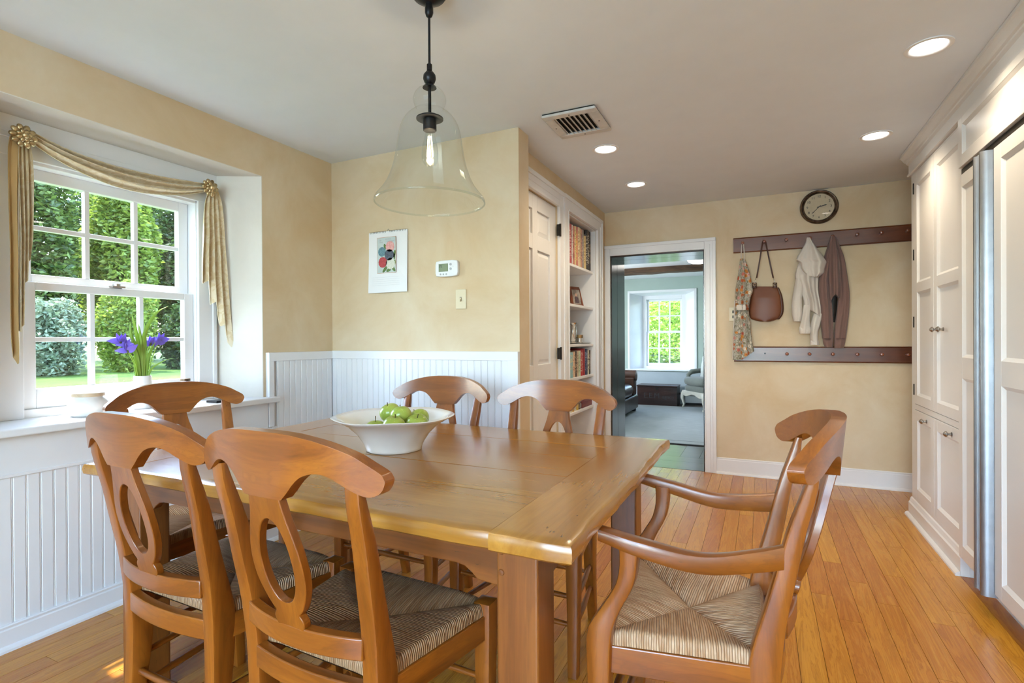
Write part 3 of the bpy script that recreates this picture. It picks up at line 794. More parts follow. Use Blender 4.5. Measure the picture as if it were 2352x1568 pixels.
def build_back(root, arm=False):
    def rail_y(x): return (-0.022 if arm else -0.037)-(0.090 if arm else 0.055)*max(-0.1, 1-(x/0.262)**2)
    # crest rail
    ux = [0.0, 0.03, 0.054, 0.0575]+[0.058+(0.2745-0.058)*(1-math.cos(PI*i/44))/2*1.0 for i in range(1, 45)]
    ub = [interp(x, RX[:4], RB[:4]) if x < 0.058 else smooth_interp(x, RX[3:], RB[3:]) for x in ux]; ut = [smooth_interp(x, RX, RT) for x in ux]
    xs = [-a for a in ux[::-1]]+ux[1:]
    zb = ub[::-1]+ub[1:]; zt = ut[::-1]+ut[1:]
    th = 0.0155 if arm else 0.014
    NZ = 6
    front, back = [], []
    for k in range(NZ+1):
        f, b = [], []
        for x, lo, hi in zip(xs, zb, zt):
            z = lerp(lo, hi, k/NZ); y = rail_y(x)-0.10*(z-0.86)
            f.append((x, y+th, z)); b.append((x, y-th, z))
        front.append(f); back.append(b)
    m = MB(); m.shell(front, back)
    m.build('crest_rail', M['chair_x'], root, smooth=40, bevel=0.0055, seg=3, angle=50, merge=True)
    # splat with its oval opening
    oz = [0.522, 0.535, 0.548, 0.558, 0.566, 0.573, 0.582, 0.60, 0.64, 0.68, 0.72, 0.76, 0.80, 0.842]
    ow = [0.030, 0.037, 0.043, 0.0445, 0.041, 0.036, 0.044, 0.056, 0.0725, 0.077, 0.0735, 0.0635, 0.052, 0.045]
    h0, h1 = 0.596, 0.788
    rows = sorted(set([0.522, 0.529, 0.535, 0.542, 0.548, 0.553, 0.558, 0.562, 0.566, 0.570, 0.573, 0.577, 0.582, 0.59]+[h0+(h1-h0)*(1-math.cos(PI*i/18))/2 for i in range(19)]+[0.80, 0.815, 0.83, 0.842]))
    def sy(z): return interp(z, [0.52, 0.60, 0.70, 0.842], [-0.021, -0.042, -0.070, -0.109] if arm else [-0.021, -0.038, -0.062, -0.091])
    def hole(z):
        if z <= h0 or z >= h1: return 0.0
        t = (z-h0)/(h1-h0)
        return 0.047*math.sqrt(max(0, 1-(2*t-1)**2))*(1.08-0.16*t)
    m = MB(); ts = 0.0095
    for s in (-1, 1):
        f = [[(s*hole(z), sy(z)+ts, z), (s*smooth_interp(z, oz, ow), sy(z)+ts, z)] for z in rows]
        b = [[(s*hole(z), sy(z)-ts, z), (s*smooth_interp(z, oz, ow), sy(z)-ts, z)] for z in rows]
        m.grid(f, s > 0); m.grid(b, s < 0)
        m.grid([[r[1] for r in f], [r[1] for r in b]], s < 0)
        hf = [i for i, z in enumerate(rows) if h0 <= z <= h1]
        m.grid([[f[i][0] for i in hf], [b[i][0] for i in hf]], s > 0)
    m.grid([[(-ow[0], sy(rows[0])+ts, rows[0]), (ow[0], sy(rows[0])+ts, rows[0])], [(-ow[0], sy(rows[0])-ts, rows[0]), (ow[0], sy(rows[0])-ts, rows[0])]])
    m.build('splat', M['chair_z'], root, smooth=35, merge=True, bevel=0.002, angle=50)
    # lower back rail, bowed
    n = 14; f, b = [], []
    for z in (0.497, 0.543):
        rf, rb = [], []
        for i in range(n+1):
            x = lerp(-0.176, 0.176, i/n); y = 0.008-0.030*(1-(x/0.176)**2)
            rf.append((x, y+0.012, z)); rb.append((x, y-0.014, z))
        f.append(rf); b.append(rb)
    MB().shell(f, b).build('back_rail', M['chair_x'], root, smooth=40, bevel=0.003, angle=50, merge=True)
    for s in (-1, 1):
        sp = [(0.0, s*0.180, 0.0, 0.034, 0.034), (0.12, s*0.181, 0.022, 0.037, 0.042), (0.28, s*0.182, 0.038, 0.041, 0.056), (0.43, s*0.184, 0.040, 0.043, 0.066), (0.50, s*0.187, 0.030, 0.043, 0.058), (0.56, s*0.190, 0.018, 0.043, 0.048), (0.64, s*0.194, 0.0, 0.042, 0.042), (0.75, s*0.199, -0.024, 0.040, 0.034), (0.83, s*0.203, -0.047, 0.039, 0.026), (0.876, s*0.2045, -0.057, 0.038, 0.016)]
        loft_z(sp, 26).build('back_post', M['chair_z'], root, smooth=40)
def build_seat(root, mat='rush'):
    # rails
    zr0, zr1 = 0.372, 0.436
    n = 10; f, b = [], []
    for z in (zr0+0.012, zr1):
        rf, rb = [], []
        for i in range(n+1):
            x = lerp(-0.170, 0.170, i/n); y = 0.022-0.018*(1-(x/0.170)**2)
            rf.append((x, y+0.012, z)); rb.append((x, y-0.014, z))
        f.append(rf); b.append(rb)
    MB().shell(f, b).build('seat_rail', M['chair_x'], root, smooth=40, bevel=0.003, angle=50, merge=True)
    MB().box(-0.218, 0.218, SD-0.03, SD-0.008, zr0, zr1).build('seat_rail', M['chair_x'], root, bevel=0.003)
    for s in (-1, 1):
        xa, xb = s*0.192, s*0.246
        pts = [(xa-s*0.012, 0.055), (xa+s*0.011, 0.055), (xb+s*0.006, SD-0.02), (xb-s*0.017, SD-0.02)]
        if s < 0: pts = pts[::-1]
        MB().prism(pts, 'z', zr0, zr1).build('seat_rail', M['chair_y'], root, bevel=0.003)
    # rush: four woven triangles meeting in the middle, rolled over the rails
    C0 = (0.0, 0.5*SD+0.014)
    K = [(-BKW-0.012, 0.046), (BKW+0.012, 0.046), (FRW+0.016, SD-0.010), (-FRW-0.016, SD-0.010)]
    for e in range(4):
        A, B = K[e], K[(e+1) % 4]
        nu, nv = 22, 16
        P, UV = [], []
        L = math.hypot(B[0]-A[0], B[1]-A[1])
        outn = (B[1]-A[1], -(B[0]-A[0])); ln = math.hypot(*outn); outn = (outn[0]/ln, outn[1]/ln)
        for j in range(nv+1):
            t = j/nv
            roll = 0.0
            tt = min(1.0, t/0.80)
            row = []
            for i in range(nu+1):
                u = i/nu
                ex, ey = lerp(A[0], B[0], u), lerp(A[1], B[1], u)
                x = lerp(C0[0], ex, tt); y = lerp(C0[1], ey, tt)
                d = tt*(1-abs(2*u-1))           # distance from the seams
                z = 0.449+0.014*min(1, d*3.2)**0.6+0.006*tt-0.010*(1-tt)
                if t > 0.80:
                    k = (t-0.80)/0.20; x += outn[0]*0.011*math.sin(k*PI/2); y += outn[1]*0.011*math.sin(k*PI/2); z -= 0.032*(1-math.cos(k*PI/2))
                row.append((x, y, z))
                across = ((x-C0[0])*(B[0]-A[0])+(y-C0[1])*(B[1]-A[1]))/L
                UV.append((across/0.0056+100*e, t*0.24+e*1.7))
            P.append(row)
        if e == 0: SEAT = MB(); SEAT.uv = []
        SEAT.grid(P, True); SEAT.uv += UV
    m = SEAT
    sb = [(x, y, 0.425) for x, y in K]
    k0 = len(m.v); m.v += sb; m.uv += [(0, 0)]*4; m.f.append((k0+3, k0+2, k0+1, k0))
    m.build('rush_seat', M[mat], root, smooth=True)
def rungs(root, fx):
    for z in (0.165, 0.262):
        MB().tube([(-fx, SD-0.02, z), (0, SD-0.02, z), (fx, SD-0.02, z)], [0.008, 0.0115, 0.008], 10).build('rung', M['chair_x'], root, smooth=40)
    MB().tube([(-0.181, 0.031, 0.20), (0, 0.031, 0.20), (0.181, 0.031, 0.20)], [0.008, 0.0115, 0.008], 10).build('rung', M['chair_x'], root, smooth=40)
    for s in (-1, 1):
        for z in (0.145, 0.235):
            MB().tube([(s*0.182, 0.030, z), (s*(0.182+fx)/2, 0.20, z), (s*fx, SD-0.02, z)], [0.008, 0.0115, 0.008], 10).build('rung', M['chair_y'], root, smooth=40)
def side_chair(label, loc, rot):
    root = thing('dining_chair', label, 'chair', loc, 'chairs around the dining table', True, rot)
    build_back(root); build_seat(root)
    for s in (-1, 1):
        fx, fy = s*0.238, SD-0.018
        rings = loft_z([(0.0, s*0.240, fy+0.012, 0.034, 0.034), (0.2, fx, fy, 0.040, 0.040), (0.40, fx, fy, 0.047, 0.047), (0.466, fx, fy, 0.047, 0.047)], 12, 0.004)
        k = len(rings.v); rings.v.append((fx, fy, 0.473))
        rings.f.pop()           # replace the flat top by a low pyramid
        m_ = 12; st = k-m_
        for i in range(m_): rings.f.append((st+i, st+(i+1) % m_, k))
        rings.build('front_leg', M['chair_z'], root, smooth=40)
    rungs(root, 0.236)
    return root
ch_b = side_chair('wooden rush seat chair nearest the camera, back turned to us', (-0.909, 0.845, 0), math.radians(-2.2))
def place(src, label, x, y, deg):
    c = copy_tree(src); c['label'] = label; c.location = (x, y, 0); c.rotation_euler = (0, 0, math.radians(deg)); return c
place(ch_b, 'wooden rush seat chair on the near side, closer to the window wall', -1.462, 0.875, -1.7)
place(ch_b, 'wooden rush seat chair across the table directly behind the fruit bowl', -1.418, 2.132, 179.0)
place(ch_b, 'wooden rush seat chair across the table in front of the bookcase', -0.812, 2.108, 178.6)
place(ch_b, 'wooden rush seat chair at the table end below the window', -2.252, 1.445, -100.0)

arm = thing('dining_armchair', 'honey wood armchair with pale rush seat at the table end by the cabinets', 'chair', (0.041, 1.458, 0), 'chairs around the dining table', True, math.radians(91))
build_back(arm, True); build_seat(arm, 'rush_pale')
for s in (-1, 1):
    fx, fy = s*0.246, SD-0.010
    loft_z([(0.0, s*0.243, fy+0.008, 0.040, 0.040), (0.2, fx, fy, 0.044, 0.046), (0.40, fx, fy, 0.046, 0.056), (0.475, fx, fy-0.004, 0.046, 0.058), (0.53, fx, fy-0.030, 0.044, 0.044), (0.59, fx+s*0.004, fy-0.062, 0.042, 0.040), (0.64, fx+s*0.008, fy-0.072, 0.040, 0.040), (0.685, fx+s*0.010, fy-0.072, 0.040, 0.044)], 30).build('front_leg', M['chair_z'], arm, smooth=40)
    # arm: scooped board from the back post to the front
    n = 20; rings = []
    for i in range(n+1):
        t = i/n; y = lerp(0.002, SD-0.015, t)
        x = s*(smooth_interp(t, [0, 0.35, 0.75, 1.0], [0.205, 0.240, 0.262, 0.262]))
        zt = smooth_interp(t, [0, 0.12, 0.42, 0.75, 1.0], [0.712, 0.700, 0.682, 0.700, 0.716])
        hh = smooth_interp(t, [0, 0.3, 0.7, 1.0], [0.052, 0.044, 0.038, 0.030]); w = smooth_interp(t, [0, 0.4, 0.8, 1.0], [0.026, 0.034, 0.044, 0.038])
        r_ = rrect(x, 0, 0, w, hh, 0.008)
        rings.append([(p[0], y, zt-hh/2+p[1]) for p in r_])
    MB().loft(rings).build('arm', M['chair_y'], arm, smooth=40)
rungs(arm, 0.244)

# ================================================================ FRUIT BOWL
M['china'] = plain('white_china', (0.86, 0.855, 0.84, 1), 0.12, 0.02, 8, coat=0.5)
BC = (-1.187, 1.52)
prof = [(0.0, 0.006), (0.088, 0.004), (0.094, 0.0), (0.098, 0.003), (0.099, 0.010), (0.108, 0.030), (0.128, 0.060), (0.160, 0.090), (0.196, 0.110), (0.214, 0.118), (0.2165, 0.121), (0.213, 0.123), (0.190, 0.114), (0.152, 0.094), (0.120, 0.066), (0.098, 0.036), (0.085, 0.020), (0.0, 0.018)]
m = MB().lathe(prof, (BC[0], BC[1], TZ+0.001), 72)
m.v = [(x+0.0009*math.sin(9*math.atan2(y-BC[1], x-BC[0])), y, z+0.0016*math.sin(5*math.atan2(y-BC[1], x-BC[0]))*max(0, (z-TZ-0.06)/0.06)) for x, y, z in m.v]
tag(m.build('fruit_bowl', M['china'], smooth=60, merge=True), 'wide white china bowl of green apples on the table', 'bowl')
def apple_mat():
    t = NT('green_apple_skin'); v = t.coords('Object'); n = t.noise(v, 9, 3); sp = t.noise(v, 160, 2)
    c = t.ramp(n, [(0.3, srgb(136, 156, 52)), (0.55, srgb(160, 176, 72)), (0.8, srgb(184, 190, 94))])
    c = t.mix(t.ramp(sp, [(0.62, (0, 0, 0)), (0.70, (0.5, 0.5, 0.5))]), c, srgb(205, 215, 150))
    t.base(c); t.set(rough=0.28, coat=0.2); return t.m
M['apple'] = apple_mat(); M['stem'] = plain('apple_stem', srgb(82, 62, 34), 0.8)
RV, DV = np.array((0.904, 0.427)), np.array((-0.427, 0.904))
ap = [(-0.030, 0.052, 0.884, 'topmost green apple resting at the back of the bowl', (0.3, -0.2)), (0.020, 0.004, 0.880, 'green apple on top with its stem towards us', (-0.35, 0.1)), (0.012, -0.072, 0.856, 'front green apple with a curved stem', (0.1, -0.15)),
      (0.076, 0.050, 0.862, 'green apple to the side of the front one, towards the armchair', (0.5, 0.4)), (-0.064, -0.024, 0.834, 'low green apple with a long dark stem, nearest the window', (0.0, 0.05)), (0.084, -0.030, 0.856, 'small sliver of green apple behind the rim, towards the armchair', (0.4, 0.2))]
for k, (r, d, z, lab, tilt) in enumerate(ap):
    p = np.array(BC)+RV*(r+0.004)+DV*d
    root = thing('apple', lab, 'apple', (p[0], p[1], z), 'green apples in the bowl', True)
    R0 = 0.0385
    pr = []
    for i in range(19):
        a = PI*i/18
        rr = R0*math.sin(a)*(1+0.05*math.cos(a)); zz = R0*0.90*math.cos(a)
        zz -= 0.010*math.exp(-(rr/0.010)**2)*(1 if math.cos(a) > 0 else -0.6)
        pr.append((max(rr, 0.0004), zz))
    MB().lathe(pr, (0, 0, 0), 28).build('flesh', M['apple'], root, smooth=True)
    MB().tube([(0, 0, 0.020), (0.001, 0, 0.031), (0.003, 0.001, 0.040 if k != 4 else 0.050)], [0.0014, 0.0012, 0.0018], 6).build('stem', M['stem'], root, smooth=True)
    root.rotation_euler = (tilt[0], tilt[1], k*1.3)

# ================================================================ TALL CABINETS AND FRIDGE ON THE RIGHT
CX = 0.90
cb = thing('pantry_cabinet', 'tall white built-in pantry cabinet with panelled doors and pewter knobs', 'cabinet', (1.2, 3.68, 0))
CY0, CY1 = 3.205, 4.177
m = MB().box(CX, XR-0.002, CY0, CY1, 0.0, 2.189)
m.build('body', M['cab'], cb, bevel=0.002)
ff = MB()
ff.box(CX-0.018, CX, 4.10, CY1, 0.12, 2.189).box(CX-0.018, CX, CY0, 4.10, 2.175, 2.189).box(CX-0.018, CX, CY0, 4.10, 0.697, 0.730).box(CX-0.018, CX, CY0, 4.10, 0.12, 0.141)
ff.build('face_frame', M['cab'], cb, bevel=0.0015)
def cab_door(parent, x, y0, y1, z0, z1, splits, sw, knob=None, name='door', mat='cab', kx=0.0):
    # framed door facing -x: stiles sw wide, panels recessed, bead around each panel
    m = MB(); t = 0.020
    m.box(x-t, x, y0, y0+sw, z0, z1).box(x-t, x, y1-sw, y1, z0, z1)
    cuts = [z0]+[c for s in splits for c in s]+[z1]
    for a, b in zip(cuts[0::2], cuts[1::2]): m.box(x-t, x, y0+sw, y1-sw, a, b)
    d = m.build(name, M[mat], parent, bevel=0.0015)
    for (a, b) in splits:
        q = MB()
        w = 0.014
        ya, yb = y0+sw, y1-sw
        o_ = [(x-t+0.0015, ya, a), (x-t+0.0015, ya, b), (x-t+0.0015, yb, b), (x-t+0.0015, yb, a)]
        i_ = [(x-t+0.0115, ya+w, a+w), (x-t+0.0115, ya+w, b-w), (x-t+0.0115, yb-w, b-w), (x-t+0.0115, yb-w, a+w)]
        q.loft([o_, i_], cap=False); q.add(i_, [(0, 1, 2, 3)])
        q.build('panel', M[mat], d)
    if knob:
        ky, kz = knob
        k = MB().lathe([(0.0, 0.0), (0.010, 0.0), (0.011, -0.003), (0.006, -0.006), (0.0055, -0.016), (0.010, -0.019), (0.0155, -0.023), (0.0155, -0.026), (0.010, -0.032), (0.006, -0.036), (0.0, -0.038)], (x-t, ky, kz), 16, 'x')
        k.build('knob', M['pewter'], d, smooth=40)
    return d
dA = cab_door(cb, CX-0.001, 3.6895, 4.098, 0.733, 2.172, [(0.790, 1.430), (1.490, 2.100)], 0.060, (at_x(2141, 757, 0.855)[1], 1.193))
dB = cab_door(cb, CX-0.001, CY0+0.012, 3.6865, 0.733, 2.172, [(0.790, 1.430), (1.490, 2.100)], 0.060, (at_x(2153, 757, 0.855)[1]-0.012, 1.193))
cab_door(cb, CX-0.001, 3.6895, 4.098, 0.143, 0.694, [(0.205, 0.632)], 0.060, (at_x(2117, 957, 0.855)[1], 0.655))
cab_door(cb, CX-0.001, CY0+0.012, 3.6865, 0.143, 0.694, [(0.205, 0.632)], 0.060, (at_x(2173, 984, 0.855)[1], 0.655))
for z in (2.09, 1.672, 1.247, 0.821):
    MB().lathe([(0, -0.034), (0.0055, -0.034), (0.0055, 0.034), (0, 0.034)], (CX-0.021, 4.104, z), 8).build('hinge', M['hinge'], dA)
pl = MB().prism([(CX-0.036, 0), (CX-0.036, 0.086), (CX-0.030, 0.094), (CX-0.024, 0.116), (CX-0.018, 0.122), (CX, 0.122), (CX, 0)], 'y', CY0, CY1+0.012)
pl.build('plinth', M['cab'], cb, bevel=0.001)
MB().prism([(CX-0.037, 0), (CX-0.056, 0), (CX-0.055, 0.010), (CX-0.049, 0.018), (CX-0.040, 0.022), (CX-0.037, 0.022)], 'y', CY0, CY1+0.018).build('shoe_moulding', M['cab'], cb)
# frieze and crown run on over the fridge
# frieze board, bead and cove
FRZ = [(CX+0.005, 2.19), (CX-0.030, 2.19), (CX-0.036, 2.194), (CX-0.036, 2.203), (CX-0.028, 2.208), (CX-0.028, 2.262), (CX-0.034, 2.266), (CX-0.040, 2.270), (CX-0.042, 2.277), (CX-0.052, 2.281), (CX-0.058, 2.292), (CX-0.066, 2.304), (CX-0.072, 2.309), (CX-0.076, 2.310), (CX-0.076, H-0.001), (CX+0.005, H-0.001)]
struct(MB().prism(FRZ, 'y', 2.262, CY1+0.020).box(CX+0.0052, XR-0.002, 2.2705, CY1, 2.1895, H-0.001).build('trim_15', M['cab']), 'white crown moulding above the pantry cabinet and fridge')
# ---- panelled fridge
fg = thing('panelled_fridge', 'built-in fridge faced with white panels and tall steel handles', 'fridge', (1.15, 2.72, 0))
FX, FY0, FY1 = 0.872, 2.27, 3.198
MB().box(FX+0.02, XR-0.002, FY0, FY1, 0.10, 2.188).box(FX+0.06, XR-0.002, FY0, FY1-0.01, 0.0, 0.10).build('body', M['cab'], fg)
cab_door(fg, FX+0.005, FY0+0.002, FY1-0.001, 1.955, 2.186, [(2.010, 2.150)], 0.055, None, 'grille_panel')
dL = cab_door(fg, FX+0.005, 2.878, FY1-0.001, 0.102, 1.915, [(0.165, 0.955), (1.055, 1.855)], 0.052, None, 'freezer_door')
dR = cab_door(fg, FX+0.005, FY0+0.002, 2.77, 0.102, 1.915, [(0.165, 0.955), (1.055, 1.855)], 0.070, None, 'fridge_door')
MB().box(FX-0.006, FX+0.02, 2.772, 2.876, 0.102, 1.915).build('door_edge', M['steel'], fg)
MB().box(FX-0.002, FX+0.03, FY0, FY1-0.002, 1.918, 1.951).build('vent_gap', M['hinge'], fg)
def handle(y, d):
    k = 0.56
    prof = [(FX+0.0, y), (FX-0.030, y), (FX-0.046, y+d*k*0.006), (FX-0.054, y+d*k*0.020), (FX-0.054, y+d*k*0.036), (FX-0.046, y+d*k*0.048), (FX-0.036, y+d*k*0.050), (FX-0.036, y+d*k*0.060), (FX-0.046, y+d*k*0.066), (FX-0.048, y+d*k*0.078), (FX-0.040, y+d*k*0.086), (FX+0.0, y+d*k*0.088)]
    MB().prism(prof, 'z', 0.086, 1.912).build('handle', M['steel'], fg, smooth=40)
handle(2.8755, -1); handle(2.7735, 1)

# ================================================================ LAMPS IN THE CEILING
def downlight(label, x, y):
    root = thing('recessed_downlight', label, 'ceiling light', (x, y, H), 'recessed ceiling lights')
    MB().lathe([(0.082, -0.0006), (0.082, -0.004), (0.070, -0.006), (0.064, -0.003), (0.062, -0.001)], (x, y, H), 40).build('trim_ring', M['trim'], root, smooth=40)
    MB().lathe([(0.062, -0.0012), (0.040, -0.0016), (0.0005, -0.0018)], (x, y, H), 40).build('lens', M['lens'], root)
    l = add_light('downlight_lamp', 'SPOT', (0, 0, -0.012), DOWN, (1.0, 0.82, 0.58), shadow_soft_size=0.05, spot_size=math.radians(140), spot_blend=0.8)
    l.parent = root
    return root
DOWN = 31.0
downlight('recessed downlight closest to the fridge crown moulding', 0.618, 2.65)
downlight('recessed downlight above the coat rail side, near the pantry cabinet', 0.608, 3.676)
downlight('recessed downlight between the air vent and the closet door', -0.863, 3.194)
downlight('small recessed downlight above the doorway to the living room', -0.852, 4.023)
downlight('added unseen downlight over the kitchen behind the camera', 0.618, 1.2)  # this and the next are out-of-view lamps added to brighten the room
downlight('added unseen downlight over the kitchen near the garden doors', 0.618, -0.6)

# ---- ceiling air vent
vt = thing('ceiling_vent', 'grey metal ceiling air vent with slanted slats', 'air vent', (-0.888, 2.72, H))
vx0, vx1, vy0, vy1 = -1.034, -0.745, 2.558, 2.882
m = MB(); b = 0.048
m.box(vx0, vx1, vy0, vy0+b, H-0.020, H-0.006).box(vx0, vx1, vy1-b, vy1, H-0.020, H-0.006).box(vx0, vx0+b, vy0+b, vy1-b, H-0.020, H-0.006).box(vx1-b, vx1, vy0+b, vy1-b, H-0.020, H-0.006)
M['vent'] = plain('vent_paint', (0.62, 0.60, 0.58, 1), 0.45, 0.06, 20)
m.build('frame', M['vent'], vt, bevel=0.004)
MB().box(vx0+0.004, vx1-0.004, vy0+0.004, vy1-0.004, H-0.006, H-0.0005).build('duct', M['hinge'], vt)
for k in range(8):
    x = lerp(vx0+b+0.006, vx1-b-0.006, k/7)
    MB().prism([(x-0.010, H-0.0062), (x-0.008, H-0.0062), (x+0.010, H-0.019), (x+0.008, H-0.0195)], 'y', vy0+b, vy1-b).build('slat', M['vent'], vt)
for (x, y) in ((vx0+b/2, (vy0+vy1)/2), (vx1-b/2, (vy0+vy1)/2), ((vx0+vx1)/2, vy0+b/2), ((vx0+vx1)/2, vy1-b/2)):
    MB().lathe([(0.0004, -0.0215), (0.004, -0.021), (0.004, -0.0195)], (x, y, H), 10).build('screw', M['hinge'], vt)

# ================================================================ PENDANT
PX, PY = -1.000, 1.480
pd = thing('bell_pendant', 'clear glass bell pendant lamp with filament bulb hanging over the table', 'pendant lamp', (PX, PY, H))
c = (PX, PY, 0)
MB().lathe([(0.0, H-0.001), (0.062, H-0.001), (0.064, H-0.012), (0.052, H-0.030), (0.022, H-0.046), (0.013, H-0.050), (0.012, H-0.060), (0.014, H-0.064), (0.014, H-0.080), (0.010, H-0.092), (0.004, H-0.096)], c, 32).build('canopy', M['black'], pd, smooth=40)
MB().tube([(PX, PY, H-0.09), (PX, PY, 2.075)], 0.0042, 10).build('cord', M['black'], pd, smooth=40)
MB().lathe([(0.003, 2.078), (0.009, 2.072), (0.009, 2.052), (0.007, 2.050), (0.013, 2.047), (0.0205, 2.036), (0.0215, 2.024), (0.017, 2.012), (0.011, 2.007), (0.022, 1.998), (0.0235, 1.994), (0.0, 1.993)], c, 24).build('finial', M['black'], pd, smooth=40)
bell = [(0.024, 1.994), (0.040, 1.986), (0.052, 1.968), (0.0545, 1.950), (0.049, 1.932), (0.044, 1.924), (0.052, 1.917), (0.072, 1.902), (0.090, 1.878), (0.1005, 1.850), (0.107, 1.815), (0.113, 1.775), (0.121, 1.735), (0.134, 1.695), (0.152, 1.660), (0.170, 1.636), (0.181, 1.622), (0.184, 1.612), (0.1825, 1.606)]
inner = [(r-0.0022, z) for r, z in bell[::-1]]
def dens(p, k=3):
    xs = list(range(len(p))); o = []
    for i in range((len(p)-1)*k+1):
        t = i/k; o.append((smooth_interp(t, xs, [q[0] for q in p]), smooth_interp(t, xs, [q[1] for q in p])))
    return o
MB().lathe(dens(bell), c, 64).build('glass_bell', M['bellglass'], pd, smooth=True)
MB().lathe([(0.1825, 1.606), (0.1850, 1.6085), (0.1838, 1.613), (0.1812, 1.6125), (0.1800, 1.608), (0.1825, 1.606)], c, 64).build('rim', M['bellglass'], pd, smooth=True)
MB().tube([(PX, PY, 1.994), (PX, PY, 1.905)], 0.0055, 10).build('stem', M['black'], pd, smooth=40)
MB().lathe([(0.004, 1.908), (0.030, 1.901), (0.045, 1.893), (0.045, 1.889), (0.022, 1.888), (0.0225, 1.852), (0.020, 1.850), (0.0, 1.851)], c, 28).build('socket', M['black'], pd, smooth=40)
blb = [(0.013, 1.862), (0.0145, 1.845), (0.019, 1.825), (0.0245, 1.800), (0.0275, 1.775), (0.0265, 1.757), (0.020, 1.741), (0.009, 1.733), (0.0005, 1.731)]
bl_ = MB().lathe(dens(blb), c, 28).build('bulb', M['bellglass'], pd, smooth=True)
fil = MB()
for k in range(6):
    a = k*PI/3; fil.tube([(PX+0.006*math.cos(a), PY+0.006*math.sin(a), 1.832), (PX+0.0105*math.cos(a+0.15), PY+0.0105*math.sin(a+0.15), 1.765)], 0.0011, 6)
fil.build('filament', M['filament'], bl_, smooth=True)
pl_ = add_light('pendant_bulb_lamp', 'POINT', (0, 0, 1.79-H), 2.5, (1.0, 0.76, 0.46), shadow_soft_size=0.012); pl_.parent = pd

# ================================================================ PEG RAILS, CLOCK, THINGS ON THE WALLS
def peg_rail(label, z0, z1, x0, x1, zp, pegs, hole=None):
    r = thing('peg_rail', label, 'peg rail', ((x0+x1)/2, YF, z0), 'peg rails on the far wall')
    m = MB().prism([(YF-0.001, z0), (YF-0.018, z0), (YF-0.020, z0+0.004), (YF-0.016, z0+0.009), (YF-0.016, z1-0.009), (YF-0.020, z1-0.004), (YF-0.018, z1), (YF-0.001, z1)], 'x', x0, x1)
    m.build('board', M['peg'], r)
    for x in pegs:
        MB().lathe([(0.0075, 0.0), (0.0065, -0.012), (0.0060, -0.030), (0.0085, -0.042), (0.0120, -0.049), (0.0125, -0.055), (0.0095, -0.061), (0.0, -0.063)], (x, YF-0.016, zp), 14, 'y').build('peg', M['pegknob'], r, smooth=40)
    if hole:
        MB().lathe([(0.0065, -0.0006), (0.0003, -0.0007)], (hole, YF-0.016, zp), 10, 'y').build('peg_hole', M['hinge'], r)
    return r
PEGX = [at_y(px, 550, YF-0.06)[0] for px in (1705.8, 1755, 1806, 1860, 1912, 1969, 2025, 2085)]
pz1 = 1.938
peg_rail('long cherry wood peg rail holding coats below the clock', 1.866, 1.992, -0.206, 1.30, pz1, PEGX+[1.165])
peg_rail('lower cherry wood peg rail under the coats, mostly empty', 0.956, 1.082, -0.204, 1.30, 1.024, [at_y(px, 814, YF-0.06)[0] for px in (1807.7, 1859.5, 1913, 1969.4, 2025.7, 2086)]+[1.17], at_y(1757, 812.6, YF-0.016)[0])

ck = thing('wall_clock', 'round wall clock with dark bronze frame and cream dial', 'clock', (0.421, YF, 2.19))
cc = (0.421, YF-0.001, 2.187)
MB().lathe([(0.001, 0.0), (0.132, 0.0), (0.1345, -0.008), (0.131, -0.020), (0.124, -0.027), (0.118, -0.025), (0.114, -0.019), (0.110, -0.022), (0.106, -0.018), (0.104, -0.010)], cc, 48, 'y').build('frame', M['bronze'], ck, smooth=40)
M['dial'] = plain('clock_dial_paper', srgb(206, 190, 160), 0.6, 0.05, 14)
MB().lathe([(0.105, -0.010), (0.0005, -0.0101)], cc, 48, 'y').build('dial', M['dial'], ck)
for h in range(1, 13):
    a = PI/2-h*PI/6
    text('numeral', str(h), 0.026, (cc[0]+0.082*math.cos(a), cc[1]-0.0112, cc[2]+0.082*math.sin(a)), (PI/2, 0, 0), M['ink'], ck)
def hand(ang, l, w):
    a = PI/2-math.radians(ang); d = (math.cos(a), math.sin(a)); n = (-d[1], d[0])
    p = [(-0.015, w*0.5), (l*0.65, w*0.5), (l*0.75, w*0.9), (l, 0.0005), (l, -0.0005), (l*0.75, -w*0.9), (l*0.65, -w*0.5), (-0.015, -w*0.5)]
    pts = [(cc[0]+d[0]*u+n[0]*v, cc[2]+d[1]*u+n[1]*v) for u, v in p]
    MB().prism(pts, 'y', cc[1]-0.0135, cc[1]-0.0125).build('hand', M['ink'], ck)
hand(76, 0.056, 0.006); hand(225, 0.074, 0.004)
MB().lathe([(0.097, -0.0165), (0.06, -0.0175), (0.0005, -0.018)], cc, 40, 'y').build('glass', glass('clock_glass', (0.97, 0.97, 0.96, 1), 0.5), ck, smooth=True)

# outlet behind the apron, thermostat, switch
M['almond'] = plain('almond_plastic', srgb(222, 208, 176), 0.4, 0.02)
o1 = thing('wall_outlet', 'almond outlet plate behind the hanging floral apron', 'outlet', (-0.235, YF, 1.35))
x0, _, z1 = at_y(1674.5, 704, YF); x1, _, z0 = at_y(1697, 737, YF)
MB().box(x0, x0+0.072, YF-0.006, YF-0.0005, z0, z0+0.116).build('plate', M['almond'], o1, bevel=0.003)
for dz in (0.036, 0.078):
    MB().box(x0+0.026, x0+0.046, YF-0.0075, YF-0.005, z0+dz-0.012, z0+dz+0.012).build('socket', M['hinge'], o1, bevel=0.003)
sw = thing('light_switch', 'almond toggle light switch plate below the thermostat', 'light switch', (-1.58, YB, 1.385))
x0, _, z1 = at_y(1047, 663, YB); x1, _, z0 = at_y(1072, 711, YB)
xc, zc = (x0+x1)/2, (z0+z1)/2
